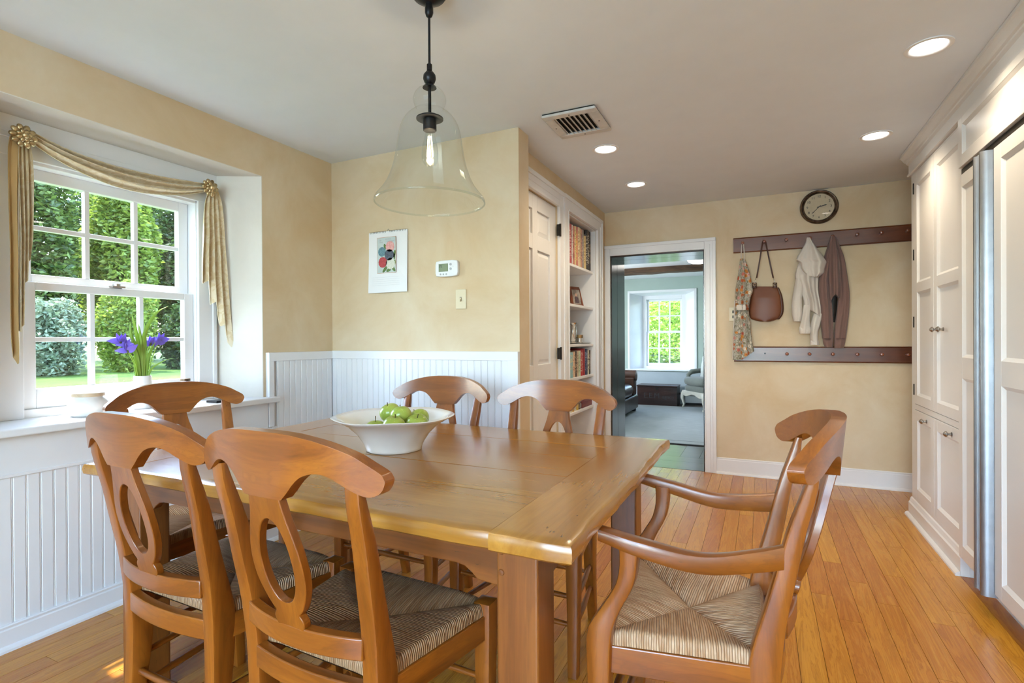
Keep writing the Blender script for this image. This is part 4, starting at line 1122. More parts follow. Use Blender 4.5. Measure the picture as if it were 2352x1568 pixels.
MB().box(xc-0.035, xc+0.035, YB-0.007, YB-0.0005, zc-0.058, zc+0.058).build('plate', M['almond'], sw, bevel=0.004)
MB().prism([(YB-0.006, zc-0.012), (YB-0.022, zc-0.016), (YB-0.020, zc-0.006), (YB-0.006, zc+0.010)], 'x', xc-0.0045, xc+0.0045).build('toggle', M['almond'], sw, bevel=0.001)
MB().box(xc-0.006, xc+0.006, YB-0.0076, YB-0.0068, zc-0.013, zc+0.013).build('slot', M['bronze'], sw)
for dz in (-0.03, 0.03):
    MB().lathe([(0.003, -0.0078), (0.0003, -0.0082)], (xc, YB, zc+dz), 8, 'y').build('screw', M['almond'], sw)
tm = thing('thermostat', 'white wall thermostat with green display and round buttons', 'thermostat', (-1.68, YB, 1.58))
M['whplast'] = plain('white_plastic', (0.82, 0.83, 0.85, 1), 0.35, 0.01)
xa, _, _ = at_y(999, 615, YB-0.03); xb, _, _ = at_y(1052, 615, YB-0.03)
zc = at_y(1027, 616, YB-0.03)[2]; xc = (xa+xb)/2; hw, hh = (xb-xa)/2-0.002, 0.048
def tpl(s, hw, hh):
    return [(xc+s*hw*a, zc+s*hh*b) for a, b in ((-1, -0.55), (-0.93, -0.9), (-0.5, -1.0), (0.5, -1.0), (0.93, -0.9), (1, -0.55), (1, 0.55), (0.93, 0.9), (0.5, 1.0), (-0.5, 1.0), (-0.93, 0.9), (-1, 0.55))]
MB().loft([[(p[0], YB-0.0005, p[1]) for p in tpl(0.95, hw, hh)], [(p[0], YB-0.026, p[1]) for p in tpl(1.0, hw, hh)], [(p[0], YB-0.031, p[1]) for p in tpl(0.96, hw, hh)]]).build('body', M['whplast'], tm, bevel=0.002)
M['lcd'] = plain('lcd_screen', srgb(128, 142, 112), 0.25, 0.02)
MB().box(xc-0.052, xc+0.012, YB-0.0325, YB-0.030, zc-0.018, zc+0.028).build('screen', M['lcd'], tm)
text('digits', '72', 0.020, (xc-0.038, YB-0.0330, zc+0.012), (PI/2, 0, 0), M['ink'], tm)
M['greyplast'] = plain('grey_plastic', (0.45, 0.46, 0.48, 1), 0.4)
for dx, dz, r in ((0.030, 0.022, 0.0075), (0.030, -0.004, 0.0075), (0.044, 0.009, 0.005), (-0.040, -0.033, 0.0052), (-0.020, -0.034, 0.0052), (0.000, -0.034, 0.0052)):
    MB().lathe([(r, -0.0305), (r, -0.0325), (r*0.7, -0.0335), (0.0003, -0.0337)], (xc+dx, YB, zc+dz), 14, 'y').build('button', M['greyplast'] if r > 0.0051 else M['whplast'], tm, smooth=40)

# wall calendar
cl = thing('wall_calendar', 'spiral wall calendar with a print of asters on the back wall', 'calendar', (-2.1, YB, 1.45))
M['paper'] = plain('calendar_paper', (0.86, 0.86, 0.87, 1), 0.6, 0.01)
A = at_y(847, 534, YB-0.012); B = at_y(935, 527, YB-0.012); Cc = at_y(842, 672.5, YB-0.012)
cw, chh = B[0]-A[0], A[2]-Cc[2]; cx0 = A[0]; cz1 = (A[2]+B[2])/2; cz0 = cz1-chh
for k in range(3):
    e = 0.010+0.016*(2-k)/2
    P, Q = [], []
    for i in range(9):
        t = i/8; z = cz1-t*chh; y = YB-0.006-0.002*k-(e*0.55)*t*(1 if k < 2 else 0.9)
        P.append([(cx0, y, z), (cx0+cw*0.5, y-0.003*t, z), (cx0+cw, y+0.002*t*(2-k), z)])
        Q.append([(a, b_+0.0005, c_) for a, b_, c_ in P[-1]])
    MB().shell(P, Q).build('page', M['paper'], cl)
yp = YB-0.0195
def cbox(n, mat, x0, x1, z0, z1, y, t=0.0006): return MB().box(x0, x1, y-t, y, z0, z1).build(n, mat, cl)
px0, px1 = at_y(867, 600, yp)[0], at_y(909, 600, yp)[0]; pz1_, pz0_ = at_y(888, 545, yp)[2], at_y(888, 626, yp)[2]
M['c_or'] = plain('print_orange', srgb(196, 130, 92), 0.6); M['c_bl'] = plain('print_pale_blue', srgb(196, 208, 206), 0.6, 0.03, 30)
cbox('print_border', M['c_or'], px0-0.002, px1+0.002, pz0_-0.002, pz1_+0.002, yp+0.0005)
cbox('print', M['c_bl'], px0, px1, pz0_, pz1_, yp)
def petal_mat(n, a, b):
    t = NT(n); v = t.coords('Object', rand=False); k = t.noise(v, 260, 3, 0.6, 1.5); t.base(t.ramp(k, [(0.4, a), (0.58, b)])); t.set(rough=0.6); return t.m
pw, ph = px1-px0, pz1_-pz0_
M['c_gr'] = petal_mat('print_leaf', srgb(60, 92, 46), srgb(120, 148, 84))
for (a, b, sx, sz, an) in ((0.42, 0.74, 0.06, 0.10, 0.5), (0.93, 0.52, 0.06, 0.13, -0.4), (0.92, 0.45, 0.05, 0.10, 0.2), (0.42, 0.10, 0.16, 0.06, 0.5), (0.85, 0.12, 0.16, 0.06, -0.6), (0.62, 0.07, 0.14, 0.05, 0.2), (0.95, 0.28, 0.05, 0.08, 0.0)):
    q = MB(); pts = []
    for i in range(14):
        t = 2*PI*i/14; u, w = sx*math.cos(t), sz*math.sin(t)*0.9
        pts.append((min(px1, max(px0, px0+pw*a+(u*math.cos(an)-w*math.sin(an))*pw)), min(pz1_, max(pz0_, pz0_+ph*b+(u*math.sin(an)+w*math.cos(an))*ph))))
    q.prism(pts, 'y', yp-0.0009, yp-0.0006).build('printed_leaf', M['c_gr'], cl)
for (a, b, r, c1, c2) in ((0.70, 0.735, 0.235, srgb(206, 120, 120), srgb(232, 190, 186)), (0.26, 0.60, 0.21, srgb(58, 96, 112), srgb(122, 160, 170)), (0.65, 0.50, 0.245, srgb(40, 48, 64), srgb(106, 116, 130)), (0.30, 0.30, 0.235, srgb(150, 30, 40), srgb(196, 84, 88)), (0.72, 0.25, 0.245, srgb(196, 200, 182), srgb(232, 232, 220))):
    pts = []
    for i in range(40):
        t = 2*PI*i/40; rr = r*pw*(1+0.05*math.cos(20*t))
        pts.append((px0+pw*a+rr*math.cos(t), px_z if False else pz0_+ph*b+rr*math.sin(t)))
    MB().prism(pts, 'y', yp-0.0013, yp-0.0009).build('printed_aster', petal_mat('print_aster', c1, c2), cl)
R90 = (PI/2, 0, 0)
text('lettering', 'ASTER', 0.016, (px0+pw*0.60, yp-0.001, pz0_+ph*0.945), R90, M['greyplast'], cl)
text('lettering', 'COLLECTION', 0.012, (px0+pw*0.69, yp-0.001, pz0_+ph*0.885), R90, M['greyplast'], cl)
text('lettering', 'My', 0.012, (px0+pw*0.18, yp-0.001, pz0_+ph*0.93), R90, M['greyplast'], cl)
text('lettering', 'Best', 0.014, (px0+pw*0.22, yp-0.001, pz0_+ph*0.875), R90, M['greyplast'], cl)
for k in range(5):
    z = lerp(cz0+0.045, cz0+0.095, k/4); cbox('grid_line', M['greyplast'], cx0+0.03, cx0+cw-0.05, z, z+0.0005, yp-0.0028)
for k in range(24):
    if abs(k-11.5) < 1.2: continue
    x = lerp(cx0+0.012, cx0+cw-0.012, k/23)
    MB().tube([(x, YB-0.004, cz1-0.010), (x, YB-0.012, cz1-0.006), (x, YB-0.012, cz1+0.002), (x, YB-0.004, cz1+0.003)], 0.0011, 5).build('spiral', M['hinge'], cl)
MB().tube([(cx0+cw/2-0.012, YB-0.004, cz1), (cx0+cw/2, YB-0.004, cz1+0.016), (cx0+cw/2+0.012, YB-0.004, cz1)], 0.001, 5).build('hanger', M['steel'], cl)

# ================================================================ HANGING CLOTHES
def garment(name, mat, parent, rows, Y, thick, folds, amp, seed, nc=26, nr=40, hem=None, back=0.012):
    # rows: (pixel y, left pixel x, right pixel x) read on the plane y = Y
    rg = np.random.default_rng(seed); ph = rg.uniform(0, 6.28, 6)
    ys = [r[0] for r in rows]
    P, Q = [], []
    for i in range(nr+1):
        t = i/nr; fr, bk = [], []
        for j in range(nc+1):
            u = j/nc
            py1 = ys[-1] if hem is None else interp(u, hem[0], hem[1])
            py = lerp(ys[0], py1, t)
            xl = smooth_interp(py, ys, [r[1] for r in rows]); xr = smooth_interp(py, ys, [r[2] for r in rows])
            p = at_y(lerp(xl, xr, u), py, Y)
            bul = thick*math.sqrt(max(0.0, 1-(2*u-1)**2))*(0.45+0.55*min(1, t*3))
            w = 1.9*amp*min(1, 0.3+t*1.5)*(math.sin(folds*PI*u+ph[0]+0.8*math.sin(3*t+ph[1]))+0.45*math.sin(2.3*folds*PI*u+ph[2]+2*t))
            w *= math.sqrt(max(0.0, 1-(2*u-1)**4))
            fr.append((p[0], Y-bul*0.7-w*0.5-0.002, p[2]))
            bk.append((p[0], min(Y+back+0.2*bul, YF-0.003), p[2]))
        P.append(fr); Q.append(bk)
    m = MB(); m.shell(P, Q)
    return m.build(name, mat, parent, smooth=70, merge=True)
def fabric(name, c, rough=0.85, var=0.08, wscale=420):
    t = NT(name); v = t.coords('Object'); n = t.noise(v, 7, 3); w = t.noise(v, wscale, 2)
    t.base(t.mix(t.math('MULTIPLY', w, 0.25), t.ramp(n, [(0.3, tuple(a*(1-var) for a in c[:3])+(1,)), (0.7, c)]), tuple(a*0.7 for a in c[:3])+(1,)))
    t.set(rough=rough, spec=0.2, sheen=0.2); t.bump(w, 0.15, 0.001); return t.m
def floral():
    t = NT('floral_cotton'); v = t.coords('Object', rand=False)
    vo = t.new('ShaderNodeTexVoronoi'); vo.inputs['Scale'].default_value = 27.0; t.link(v, vo.inputs['Vector'])
    n = t.noise(v, 60, 3, 0.6, 1.0)
    d = t.math('ADD', vo.outputs['Distance'], t.math('MULTIPLY', t.math('SUBTRACT', n, 0.5), 0.5))
    sep = t.new('ShaderNodeSeparateXYZ'); t.link(vo.outputs['Color'], sep.inputs[0])
    fl_ = t.ramp(sep.outputs[0], [(0.2, srgb(196, 128, 60)), (0.45, srgb(176, 84, 58)), (0.6, srgb(206, 150, 140)), (0.8, srgb(222, 214, 196))])
    gr = t.noise(v, 26, 3, 0.6, 2.0)
    bgc = t.ramp(gr, [(0.38, srgb(160, 150, 136)), (0.5, srgb(190, 186, 174)), (0.55, srgb(112, 112, 78)), (0.62, srgb(140, 128, 116)), (0.7, srgb(176, 168, 154))])
    c = t.mix(t.ramp(d, [(0.34, (1, 1, 1)), (0.46, (0, 0, 0))]), bgc, fl_)
    c = t.mix(t.ramp(d, [(0.10, (0.8, 0.8, 0.8)), (0.16, (0, 0, 0))]), c, srgb(150, 66, 56))
    t.base(c); t.set(rough=0.8, spec=0.2); return t.m
YC = YF-0.062
apn = thing('floral_apron', 'floral cotton apron hanging by a white loop from the first peg', 'apron', (-0.17, YC, 1.0))
M['floral'] = floral(); M['whcloth'] = fabric('white_cotton', srgb(214, 206, 196)); M['mauve'] = fabric('mauve_cotton', srgb(128, 100, 92))
garment('skirt', M['floral'], apn, [(594, 1700, 1711), (625, 1696, 1722), (646, 1692.5, 1726), (667, 1689, 1730), (684, 1688, 1724), (709, 1689.5, 1720), (731, 1687, 1722), (772, 1684, 1726), (808, 1683, 1732), (826, 1683, 1733)], YC, 0.040, 4.0, 0.016, 2, hem=([0, 0.4, 1.0], [826, 826, 806]))
garment('waistband', M['whcloth'], apn, [(700, 1692, 1712), (706, 1691, 1713), (712, 1692, 1713)], YC-0.040, 0.012, 2, 0.002, 3, 12, 6, back=0.012)
garment('edge_binding', M['whcloth'], apn, [(690, 1686, 1688.5), (740, 1684.5, 1687.5), (800, 1682.5, 1685.5), (824, 1682, 1685)], YC-0.012, 0.006, 1, 0.001, 3, 6, 16)
p0 = at_y(1703, 597, YC-0.006); p1 = at_y(1706, 561, YC); p2 = at_y(1709, 597, YC-0.006)
zt = pz1+0.013
for a, dx in ((p0, -0.006), (p2, 0.006)):
    MB().tube([(a[0], YC-0.01, a[2]-0.01), (a[0]*0.6+PEGX[0]*0.4+dx, YC-0.008, a[2]+0.05), (PEGX[0]+dx, YC+0.006, zt-0.008), (PEGX[0], YC+0.010, zt+0.003)], 0.004, 6).build('loop', M['whcloth'], apn, smooth=True)

bag = thing('leather_handbag', 'brown leather handbag hanging by its strap from the second peg', 'handbag', (0.0, YC, 1.3))
M['leather'] = plain('brown_leather', srgb(108, 60, 34), 0.45, 0.06, 5, 0.08, 220)
M['leather_dk'] = plain('brown_leather_edge', srgb(74, 40, 24), 0.5, 0.06, 5)
YG = YF-0.050
garment('body', M['leather'], bag, [(658, 1730, 1785), (678, 1725.5, 1792), (705, 1721.5, 1796), (722, 1721.5, 1794), (733, 1727, 1785), (738, 1746, 1768)], YG, 0.045, 0.0, 0.0, 5, 30, 30, back=0.02)
garment('gusset', M['leather_dk'], bag, [(660, 1782, 1789), (678, 1788, 1796.5), (705, 1791, 1800), (722, 1788, 1798), (733, 1778, 1790)], YG+0.006, 0.020, 0.0, 0.0, 6, 8, 20, back=0.02)
for px in (1733, 1780):
    a = at_y(px, 655, YG-0.02); e = at_y(px+(4 if px < 1750 else -4), 636, YG-0.016)
    garment('tab', M['leather_dk'], bag, [(649, px-5, px+5), (661, px-5, px+5)], YG-0.022, 0.008, 0, 0, 1, 6, 4, back=0.006)
    ring = [(a[0]+0.011*math.cos(t*PI/6), a[1]-0.014, a[2]+0.004+0.011*math.sin(t*PI/6)) for t in range(13)]
    MB().tube(ring, 0.0018, 6).build('ring', M['gold'], bag, smooth=True)
    MB().tube([(a[0], a[1]-0.014, a[2]+0.013), (e[0], e[1], e[2])], 0.0024, 6).build('clip', M['silver'], bag, smooth=True)
e0 = at_y(1738, 637, YG-0.016); e1 = at_y(1776, 637, YG-0.016)
pts = [e0, lerp(np.array(e0), np.array((PEGX[1]-0.008, YC, pz1+0.004)), 0.5), (PEGX[1]-0.010, YC+0.006, pz1+0.004), (PEGX[1], YC+0.012, pz1+0.0145), (PEGX[1]+0.010, YC+0.006, pz1+0.004), lerp(np.array(e1), np.array((PEGX[1]+0.008, YC, pz1+0.004)), 0.5), e1]
P = [[(p[0]-0.0055, p[1], p[2]) for p in pts], [(p[0]+0.0055, p[1], p[2]) for p in pts]]
Q = [[(p[0]-0.0055, p[1]+0.003, p[2]-0.003) for p in pts], [(p[0]+0.0055, p[1]+0.003, p[2]-0.003) for p in pts]]
MB().shell(P, Q).build('strap', M['leather_dk'], bag, smooth=60, merge=True)

hd = thing('white_hoodie', 'off-white hooded sweatshirt hanging from the rail beside the mauve jacket', 'sweatshirt', (0.33, YC, 1.1))
garment('body', M['whcloth'], hd, [(552, 1853, 1863), (580, 1843, 1874), (605, 1834, 1886), (622, 1828, 1884), (638, 1827, 1880), (665, 1838, 1879), (692, 1846, 1884), (712, 1846, 1888), (734, 1846, 1891)], YC, 0.055, 3.0, 0.020, 8, hem=([0, 0.45, 0.75, 1.0], [708, 714, 724, 736]))
garment('hood', M['whcloth'], hd, [(546, 1853, 1861), (558, 1850, 1868), (577, 1839, 1882), (597, 1829, 1896), (602, 1838, 1898), (616, 1841, 1894), (627, 1848, 1892), (636, 1860, 1880)], YC-0.035, 0.062, 2.2, 0.020, 12, back=0.030)
garment('sleeve', M['whcloth'], hd, [(640, 1828, 1842), (655, 1825, 1845), (692, 1819, 1842), (720, 1819, 1843), (738, 1823, 1839)], YC-0.004, 0.035, 1.5, 0.008, 14, 14, 26)
garment('sleeve', M['whcloth'], hd, [(700, 1846, 1862), (735, 1840, 1860), (755, 1836, 1862), (766, 1837, 1861)], YC-0.014, 0.034, 1.5, 0.008, 15, 14, 22)
garment('cuff', M['whcloth'], hd, [(751, 1835, 1862.5), (760, 1836, 1863), (766, 1837, 1861)], YC-0.018, 0.038, 1.0, 0.002, 16, 12, 6)
garment('sleeve', M['whcloth'], hd, [(720, 1868, 1889), (745, 1862, 1884), (765, 1861, 1879), (792, 1862, 1880.5)], YC-0.006, 0.034, 1.5, 0.008, 17, 14, 22)
garment('cuff', M['whcloth'], hd, [(782, 1860.5, 1881.5), (792, 1861, 1882)], YC-0.009, 0.036, 1.0, 0.001, 18, 12, 4)
jk = thing('mauve_jacket', 'mauve brown cotton jacket with ribbed cuffs hanging below the clock', 'jacket', (0.48, YC, 1.1))
garment('sleeve', M['mauve'], jk, [(545, 1908, 1914), (570, 1899, 1914), (590, 1893, 1911), (635, 1882, 1905), (673, 1881, 1908), (711, 1885, 1912), (750, 1886, 1914), (777, 1889, 1914.5)], YC-0.002, 0.050, 2.0, 0.014, 21)
garment('sleeve', M['mauve'], jk, [(546, 1914, 1922), (570, 1918, 1931), (590, 1922, 1939), (635, 1924, 1947), (673, 1925, 1952), (711, 1922, 1951), (750, 1917, 1947), (777, 1915.5, 1943.5)], YC-0.002, 0.050, 2.0, 0.014, 22)
garment('body', M['mauve'], jk, [(543, 1908, 1919), (560, 1905, 1921), (590, 1903, 1926), (630, 1903, 1928), (660, 1905, 1930), (676, 1906, 1930), (694, 1908, 1929)], YC-0.030, 0.040, 2.0, 0.014, 23, hem=([0, 0.25, 0.5, 1.0], [694, 682, 676, 686]), back=0.040)
garment('lining', M['hinge'], jk, [(668, 1904, 1924), (700, 1906, 1922), (740, 1910, 1920)], YC+0.012, 0.012, 1, 0.002, 24, 8, 10, back=0.01)
garment('cuff', M['mauve'], jk, [(776, 1889.5, 1914), (788, 1891, 1914), (797, 1895, 1913)], YC-0.006, 0.040, 3.0, 0.004, 25, 16, 8)
garment('cuff', M['mauve'], jk, [(777, 1916, 1943), (788, 1916, 1941), (799, 1916, 1938)], YC-0.006, 0.040, 3.0, 0.004, 26, 16, 8)

# ================================================================ WINDOW SCARF, ROSETTES
def damask():
    t = NT('gold_damask'); v = t.coords('Object', rand=False)
    n = t.noise(v, 16, 2, 0.5, 2.5); w = t.noise(v, 500, 2)
    c = t.ramp(n, [(0.46, srgb(210, 190, 152)), (0.54, srgb(222, 208, 180))])
    c = t.mix(t.math('MULTIPLY', w, 0.25), c, srgb(176, 150, 106))
    t.base(c); t.set(rough=0.7, spec=0.2, sheen=0.3); return t.m
M['damask'] = damask(); M['goldcloth'] = fabric('gold_lining_cloth', srgb(204, 172, 118), 0.6)
XV = -2.752
sf = thing('window_scarf', 'gold damask scarf valance draped across the window', 'valance', (XV, WC, 1.4))
top = [(70, 306), (150, 346), (250, 381), (350, 404), (430, 417), (480, 424)]
bot = [(58, 322), (115, 362), (180, 398), (250, 427), (320, 444), (400, 449), (480, 440)]
P, Q = [], []
NV, NU = 48, 56
for i in range(NV+1):
    v = i/NV; a, b = [], []
    for j in range(NU+1):
        u = j/NU
        A = (smooth_interp(u, [k/5 for k in range(6)], [p[0] for p in top]), smooth_interp(u, [k/5 for k in range(6)], [p[1] for p in top]))
        B = (smooth_interp(u, [k/6 for k in range(7)], [p[0] for p in bot]), smooth_interp(u, [k/6 for k in range(7)], [p[1] for p in bot]))
        p = at_x(lerp(A[0], B[0], v), lerp(A[1], B[1], v), XV)
        env = 0.35+0.65*math.sin(PI*u)
        x = XV+0.020+env*(0.024*math.sin(v*PI*6.0+0.5*math.sin(3*u))*(1-0.3*v)+0.026*math.sin(PI*v))
        a.append((x, p[1], p[2])); b.append((x-0.004, p[1], p[2]-0.001))
    P.append(a); Q.append(b)
MB().shell(P, Q).build('swag', M['damask'], sf, smooth=70, merge=True)
def cascade(name, mat, rows, bottoms, pleats, seed, depth=0.026):
    ys = [r[0] for r in rows]; nc, nr = 44, 40; P, Q = [], []
    for i in range(nr+1):
        t = i/nr; a, b = [], []
        for j in range(nc+1):
            u = j/nc; pb = interp(u, *bottoms); py = lerp(ys[0], pb, t)
            xl = smooth_interp(py, ys, [r[1] for r in rows]); xr = smooth_interp(py, ys, [r[2] for r in rows])
            p = at_x(lerp(xl, xr, u), py, XV)
            tri = abs(((u*pleats+seed) % 1.0)*2-1)
            x = XV+0.006+depth*(0.35+0.65*min(1, t*2))*(0.25+tri)*(1-0.3*u)
            a.append((x, p[1], p[2])); b.append((x-0.004, p[1]-0.001, p[2]))
        P.append(a); Q.append(b)
    MB().shell(P, Q).build(name, mat, sf, smooth=50, merge=True)
cascade('lining_tail', M['goldcloth'], [(312, 20, 52), (340, 15, 44), (450, 14, 36), (600, 16, 36), (740, 17, 37), (800, 20, 38), (836, 27, 36)], ([0, 0.35, 0.7, 1.0], [806, 822, 836, 826]), 1.0, 0.2, 0.030)
cascade('tail', M['damask'], [(316, 40, 60), (360, 36, 68), (450, 36, 68), (600, 36, 65), (740, 36, 60)], ([0, 0.12, 0.45, 0.55, 0.75, 0.8, 0.93, 1.0], [762, 760, 738, 650, 642, 604, 598, 548]), 3.0, 0.0, 0.034)
cascade('tail', M['damask'], [(430, 478, 494), (470, 464, 506), (560, 457, 511), (640, 455, 516), (720, 460, 522), (808, 468, 531)], ([0, 0.10, 0.28, 0.34, 0.55, 0.62, 0.80, 0.86, 1.0], [642, 652, 640, 700, 688, 750, 742, 786, 808]), 4.0, 0.1, 0.032)
def rosette(label, px, py):
    c = at_x(px, py, XV+0.05)
    r = thing('curtain_rosette', label, 'curtain holdback', (c[0]-0.05, c[1], c[2]), 'gilt rosettes of the window scarf')
    for ring, rr, pr_, n, xo in ((0, 0.032, 0.0145, 10, 0.0), (1, 0.017, 0.011, 8, 0.008)):
        for k in range(n):
            a = 2*PI*(k+0.5*ring)/n
            m = MB(); cy, cz = c[1]+rr*math.cos(a), c[2]+rr*math.sin(a)
            rings = []
            for i in range(5):
                t = i/4; q = []
                for j in range(10):
                    b = 2*PI*j/10; ru, rv_ = pr_*1.15*math.cos(b)*math.cos(t*PI/2), pr_*0.85*math.sin(b)*math.cos(t*PI/2)
                    q.append((c[0]+xo-0.004+0.010*math.sin(t*PI/2), cy+ru*math.cos(a)-rv_*math.sin(a), cz+ru*math.sin(a)+rv_*math.cos(a)))
                rings.append(q)
            m.loft(rings).build('petal', M['gold'], r, smooth=50)
    MB().lathe([(0.0135, 0.004), (0.013, 0.014), (0.009, 0.021), (0.0004, 0.024)], c, 18, 'x').build('boss', M['gold'], r, smooth=True)
    MB().tube([(-2.785, c[1], c[2]), (c[0], c[1], c[2])], 0.008, 8).build('post', M['gold'], r)
rosette('gilt rosette holding the scarf at its far end from the corner', 55, 312)
rosette('gilt rosette holding the scarf at the end nearer the room corner', 484, 431)

# ================================================================ THINGS ON THE WINDOW STOOL
M['crock'] = plain('glazed_stoneware', (0.78, 0.76, 0.74, 1), 0.25, 0.04, 14)
jr = thing('stoneware_jar', 'squat white stoneware jar with a wooden lid on the window stool', 'jar', (-2.655, 1.285, ZS))
jc = (-2.655, 1.285, ZS)
MB().lathe([(0.0, 0.0005), (0.058, 0.0005), (0.066, 0.006), (0.073, 0.030), (0.0735, 0.052), (0.066, 0.070), (0.056, 0.079), (0.054, 0.084), (0.050, 0.084), (0.0, 0.080)], jc, 36).build('pot', M['crock'], jr, smooth=40)
M['lidwood'] = wood('pale_lid_wood', srgb(222, 200, 172), srgb(206, 182, 150), srgb(184, 156, 124), 'y', 0.5, 0.1)
MB().lathe([(0.0, 0.084), (0.056, 0.084), (0.058, 0.086), (0.058, 0.098), (0.056, 0.100), (0.0, 0.100)], jc, 32).build('lid', M['lidwood'], jr, smooth=40)
vc = (-2.694, 1.530, ZS)
M['vase'] = plain('white_bisque', (0.80, 0.78, 0.76, 1), 0.45, 0.03, 20)
vs = MB().lathe([(0.0, 0.0005), (0.040, 0.0005), (0.044, 0.006), (0.0435, 0.05), (0.040, 0.10), (0.0355, 0.154), (0.0345, 0.157), (0.0325, 0.157), (0.033, 0.14), (0.036, 0.06), (0.0, 0.03)], vc, 32)
tag(vs.build('flower_vase', M['vase'], smooth=50), 'small white vase with purple irises on the window stool', 'vase')
def leaf_mat(n, a, b, tr=0.35, rough=0.5):
    t = NT(n); t.n.remove(t.b)
    v = t.coords('Object'); k = t.noise(v, 3, 2); ge = t.new('ShaderNodeNewGeometry')
    f = t.math('FRACT', t.math('ADD', ge.outputs['Random Per Island'], t.math('MULTIPLY', k, 0.5)))
    c = t.ramp(f, [(0.0, a), (1.0, b)])
    d = t.new('ShaderNodeBsdfDiffuse'); tl = t.new('ShaderNodeBsdfTranslucent'); g = t.new('ShaderNodeBsdfGlossy'); g.inputs['Roughness'].default_value = rough
    m1 = t.new('ShaderNodeMixShader'); m1.inputs[0].default_value = tr; m2 = t.new('ShaderNodeMixShader'); m2.inputs[0].default_value = 0.03
    for q in (d, tl): t.link(c, q.inputs['Color'])
    t.link(d.outputs[0], m1.inputs[1]); t.link(tl.outputs[0], m1.inputs[2]); t.link(m1.outputs[0], m2.inputs[1]); t.link(g.outputs[0], m2.inputs[2]); t.link(m2.outputs[0], t.out.inputs[0])
    return t.m
M['irisleaf'] = leaf_mat('iris_leaf', srgb(96, 140, 52), srgb(168, 196, 84)); M['irispetal'] = leaf_mat('iris_petal', srgb(96, 74, 190), srgb(160, 138, 228)); M['irisbud'] = leaf_mat('iris_sheath', srgb(150, 104, 60), srgb(96, 110, 50))
XI = vc[0]
def blade(parent, pts_px, w0, xo=0.0):
    pts = [Vector(at_x(a, b, XI+xo*i/(len(pts_px)-1))) for i, (a, b) in enumerate(pts_px)]
    n = 14; m = MB(); P = []
    for i in range(n+1):
        t = i/n*(len(pts)-1)
        p = Vector([smooth_interp(t, list(range(len(pts))), [q[k] for q in pts]) for k in range(3)])
        w = w0*(1-0.12*abs(i/n-0.35))*(1-(i/n)**4)+0.0003
        P.append([p+Vector((-0.3*w, -w, 0)), p+Vector((0.0025, 0, 0)), p+Vector((-0.3*w, w, 0))])
    m.shell(P, [[q+Vector((-0.0012, 0, 0)) for q in r] for r in P]); return m.build('leaf', M['irisleaf'], parent, smooth=60)
def petal(parent, base, direction, length, width, curl, mat='irispetal'):
    d = Vector(direction).normalized(); side = d.cross(Vector((1, 0.2, 0.3))).normalized(); up = side.cross(d)
    P = []
    for i in range(9):
        t = i/8; c = base+d*length*t+up*curl*t*t
        w = width*math.sin(PI*min(1, 0.12+0.88*t)**0.8)+0.0004
        P.append([c-side*w+up*0.15*w, c, c+side*w+up*0.15*w])
    MB().shell(P, [[q-up*0.0012 for q in r] for r in P]).build('petal', M[mat], parent, smooth=60)
irs = [('purple iris leaning furthest to the jar side of the vase', [(322, 866), (308, 835), (290, 800), (276, 785)], [(316, 866), (312, 800), (302, 770), (299, 740)], 0.004),
       ('purple iris drooping just above the vase on the jar side', [(324, 866), (312, 838), (302, 815), (293, 806)], [(324, 866), (320, 800), (312, 755), (303, 722)], 0.012),
       ('purple iris standing upright over the middle of the vase', [(332, 866), (336, 830), (340, 800), (346, 790)], [(329, 866), (330, 800), (335, 760), (352, 728), (368, 712), (386, 703)], -0.008),
       ('purple iris leaning towards the right edge of the window', [(335, 866), (346, 830), (358, 800), (368, 782)], [(338, 866), (346, 850), (370, 832), (395, 823), (442, 823)], -0.014)]
EXB = [[(326, 866), (318, 820), (308, 792), (301, 772)], [(328, 866), (327, 800), (322, 765), (318, 742)], [(331, 866), (334, 800), (333, 762), (332, 742)], [(334, 866), (341, 825), (350, 800), (356, 786)]]
for k, (lab, stem, lf_, xo) in enumerate(irs):
    root = thing('iris', lab, 'flower', (vc[0], vc[1], ZS+0.1), 'irises in the white vase')
    sp_ = [at_x(a, b, XI+xo*i) for i, (a, b) in enumerate(stem)]
    sp_[0] = (vc[0]+0.006*(k-1.5), vc[1]+0.006*(k-1.5), ZS+0.06); MB().tube(sp_, [0.0022, 0.0022, 0.0024, 0.003], 6).build('stem', M['irisleaf'], root, smooth=True)
    blade(root, [(lf_[0][0], 880)]+lf_[1:], 0.0095 if k < 3 else 0.006, -xo)
    blade(root, [(EXB[k][0][0], 880)]+EXB[k][1:], 0.0075, 0.012-0.008*k)
    hd_ = Vector(sp_[-1])
    MB().tube([Vector(sp_[-2])*0.4+hd_*0.6, hd_, hd_+Vector((0, 0, 0.008))], [0.003, 0.006, 0.003], 8).build('sheath', M['irisbud'], root, smooth=True)
    rg = random.Random(k*7+1)
    for j in range(3):
        a = 2*PI*j/3+rg.random(); petal(root, hd_, (0.6*math.cos(a), 0.9*math.sin(a), 0.25), 0.044, 0.0150, -0.026)
        a += 1.0; petal(root, hd_, (0.35*math.cos(a), 0.5*math.sin(a), 0.9), 0.042, 0.0105, 0.008)
    if k in (0, 3):
        h2 = hd_+Vector((0.01, 0.020 if k == 0 else -0.018, -0.012))
        for j in range(3):
            a = 2*PI*j/3+rg.random(); petal(root, h2, (0.6*math.cos(a), 0.9*math.sin(a), 0.1), 0.034, 0.012, -0.022); petal(root, h2, (0.3*math.cos(a+1), 0.5*math.sin(a+1), 0.9), 0.030, 0.008, 0.006)
tc_ = at_x(425, 869, -2.70)
tn = thing('lidded_tin', 'small round tin with a brown lid at the end of the window stool', 'tin', (tc_[0], tc_[1], ZS))
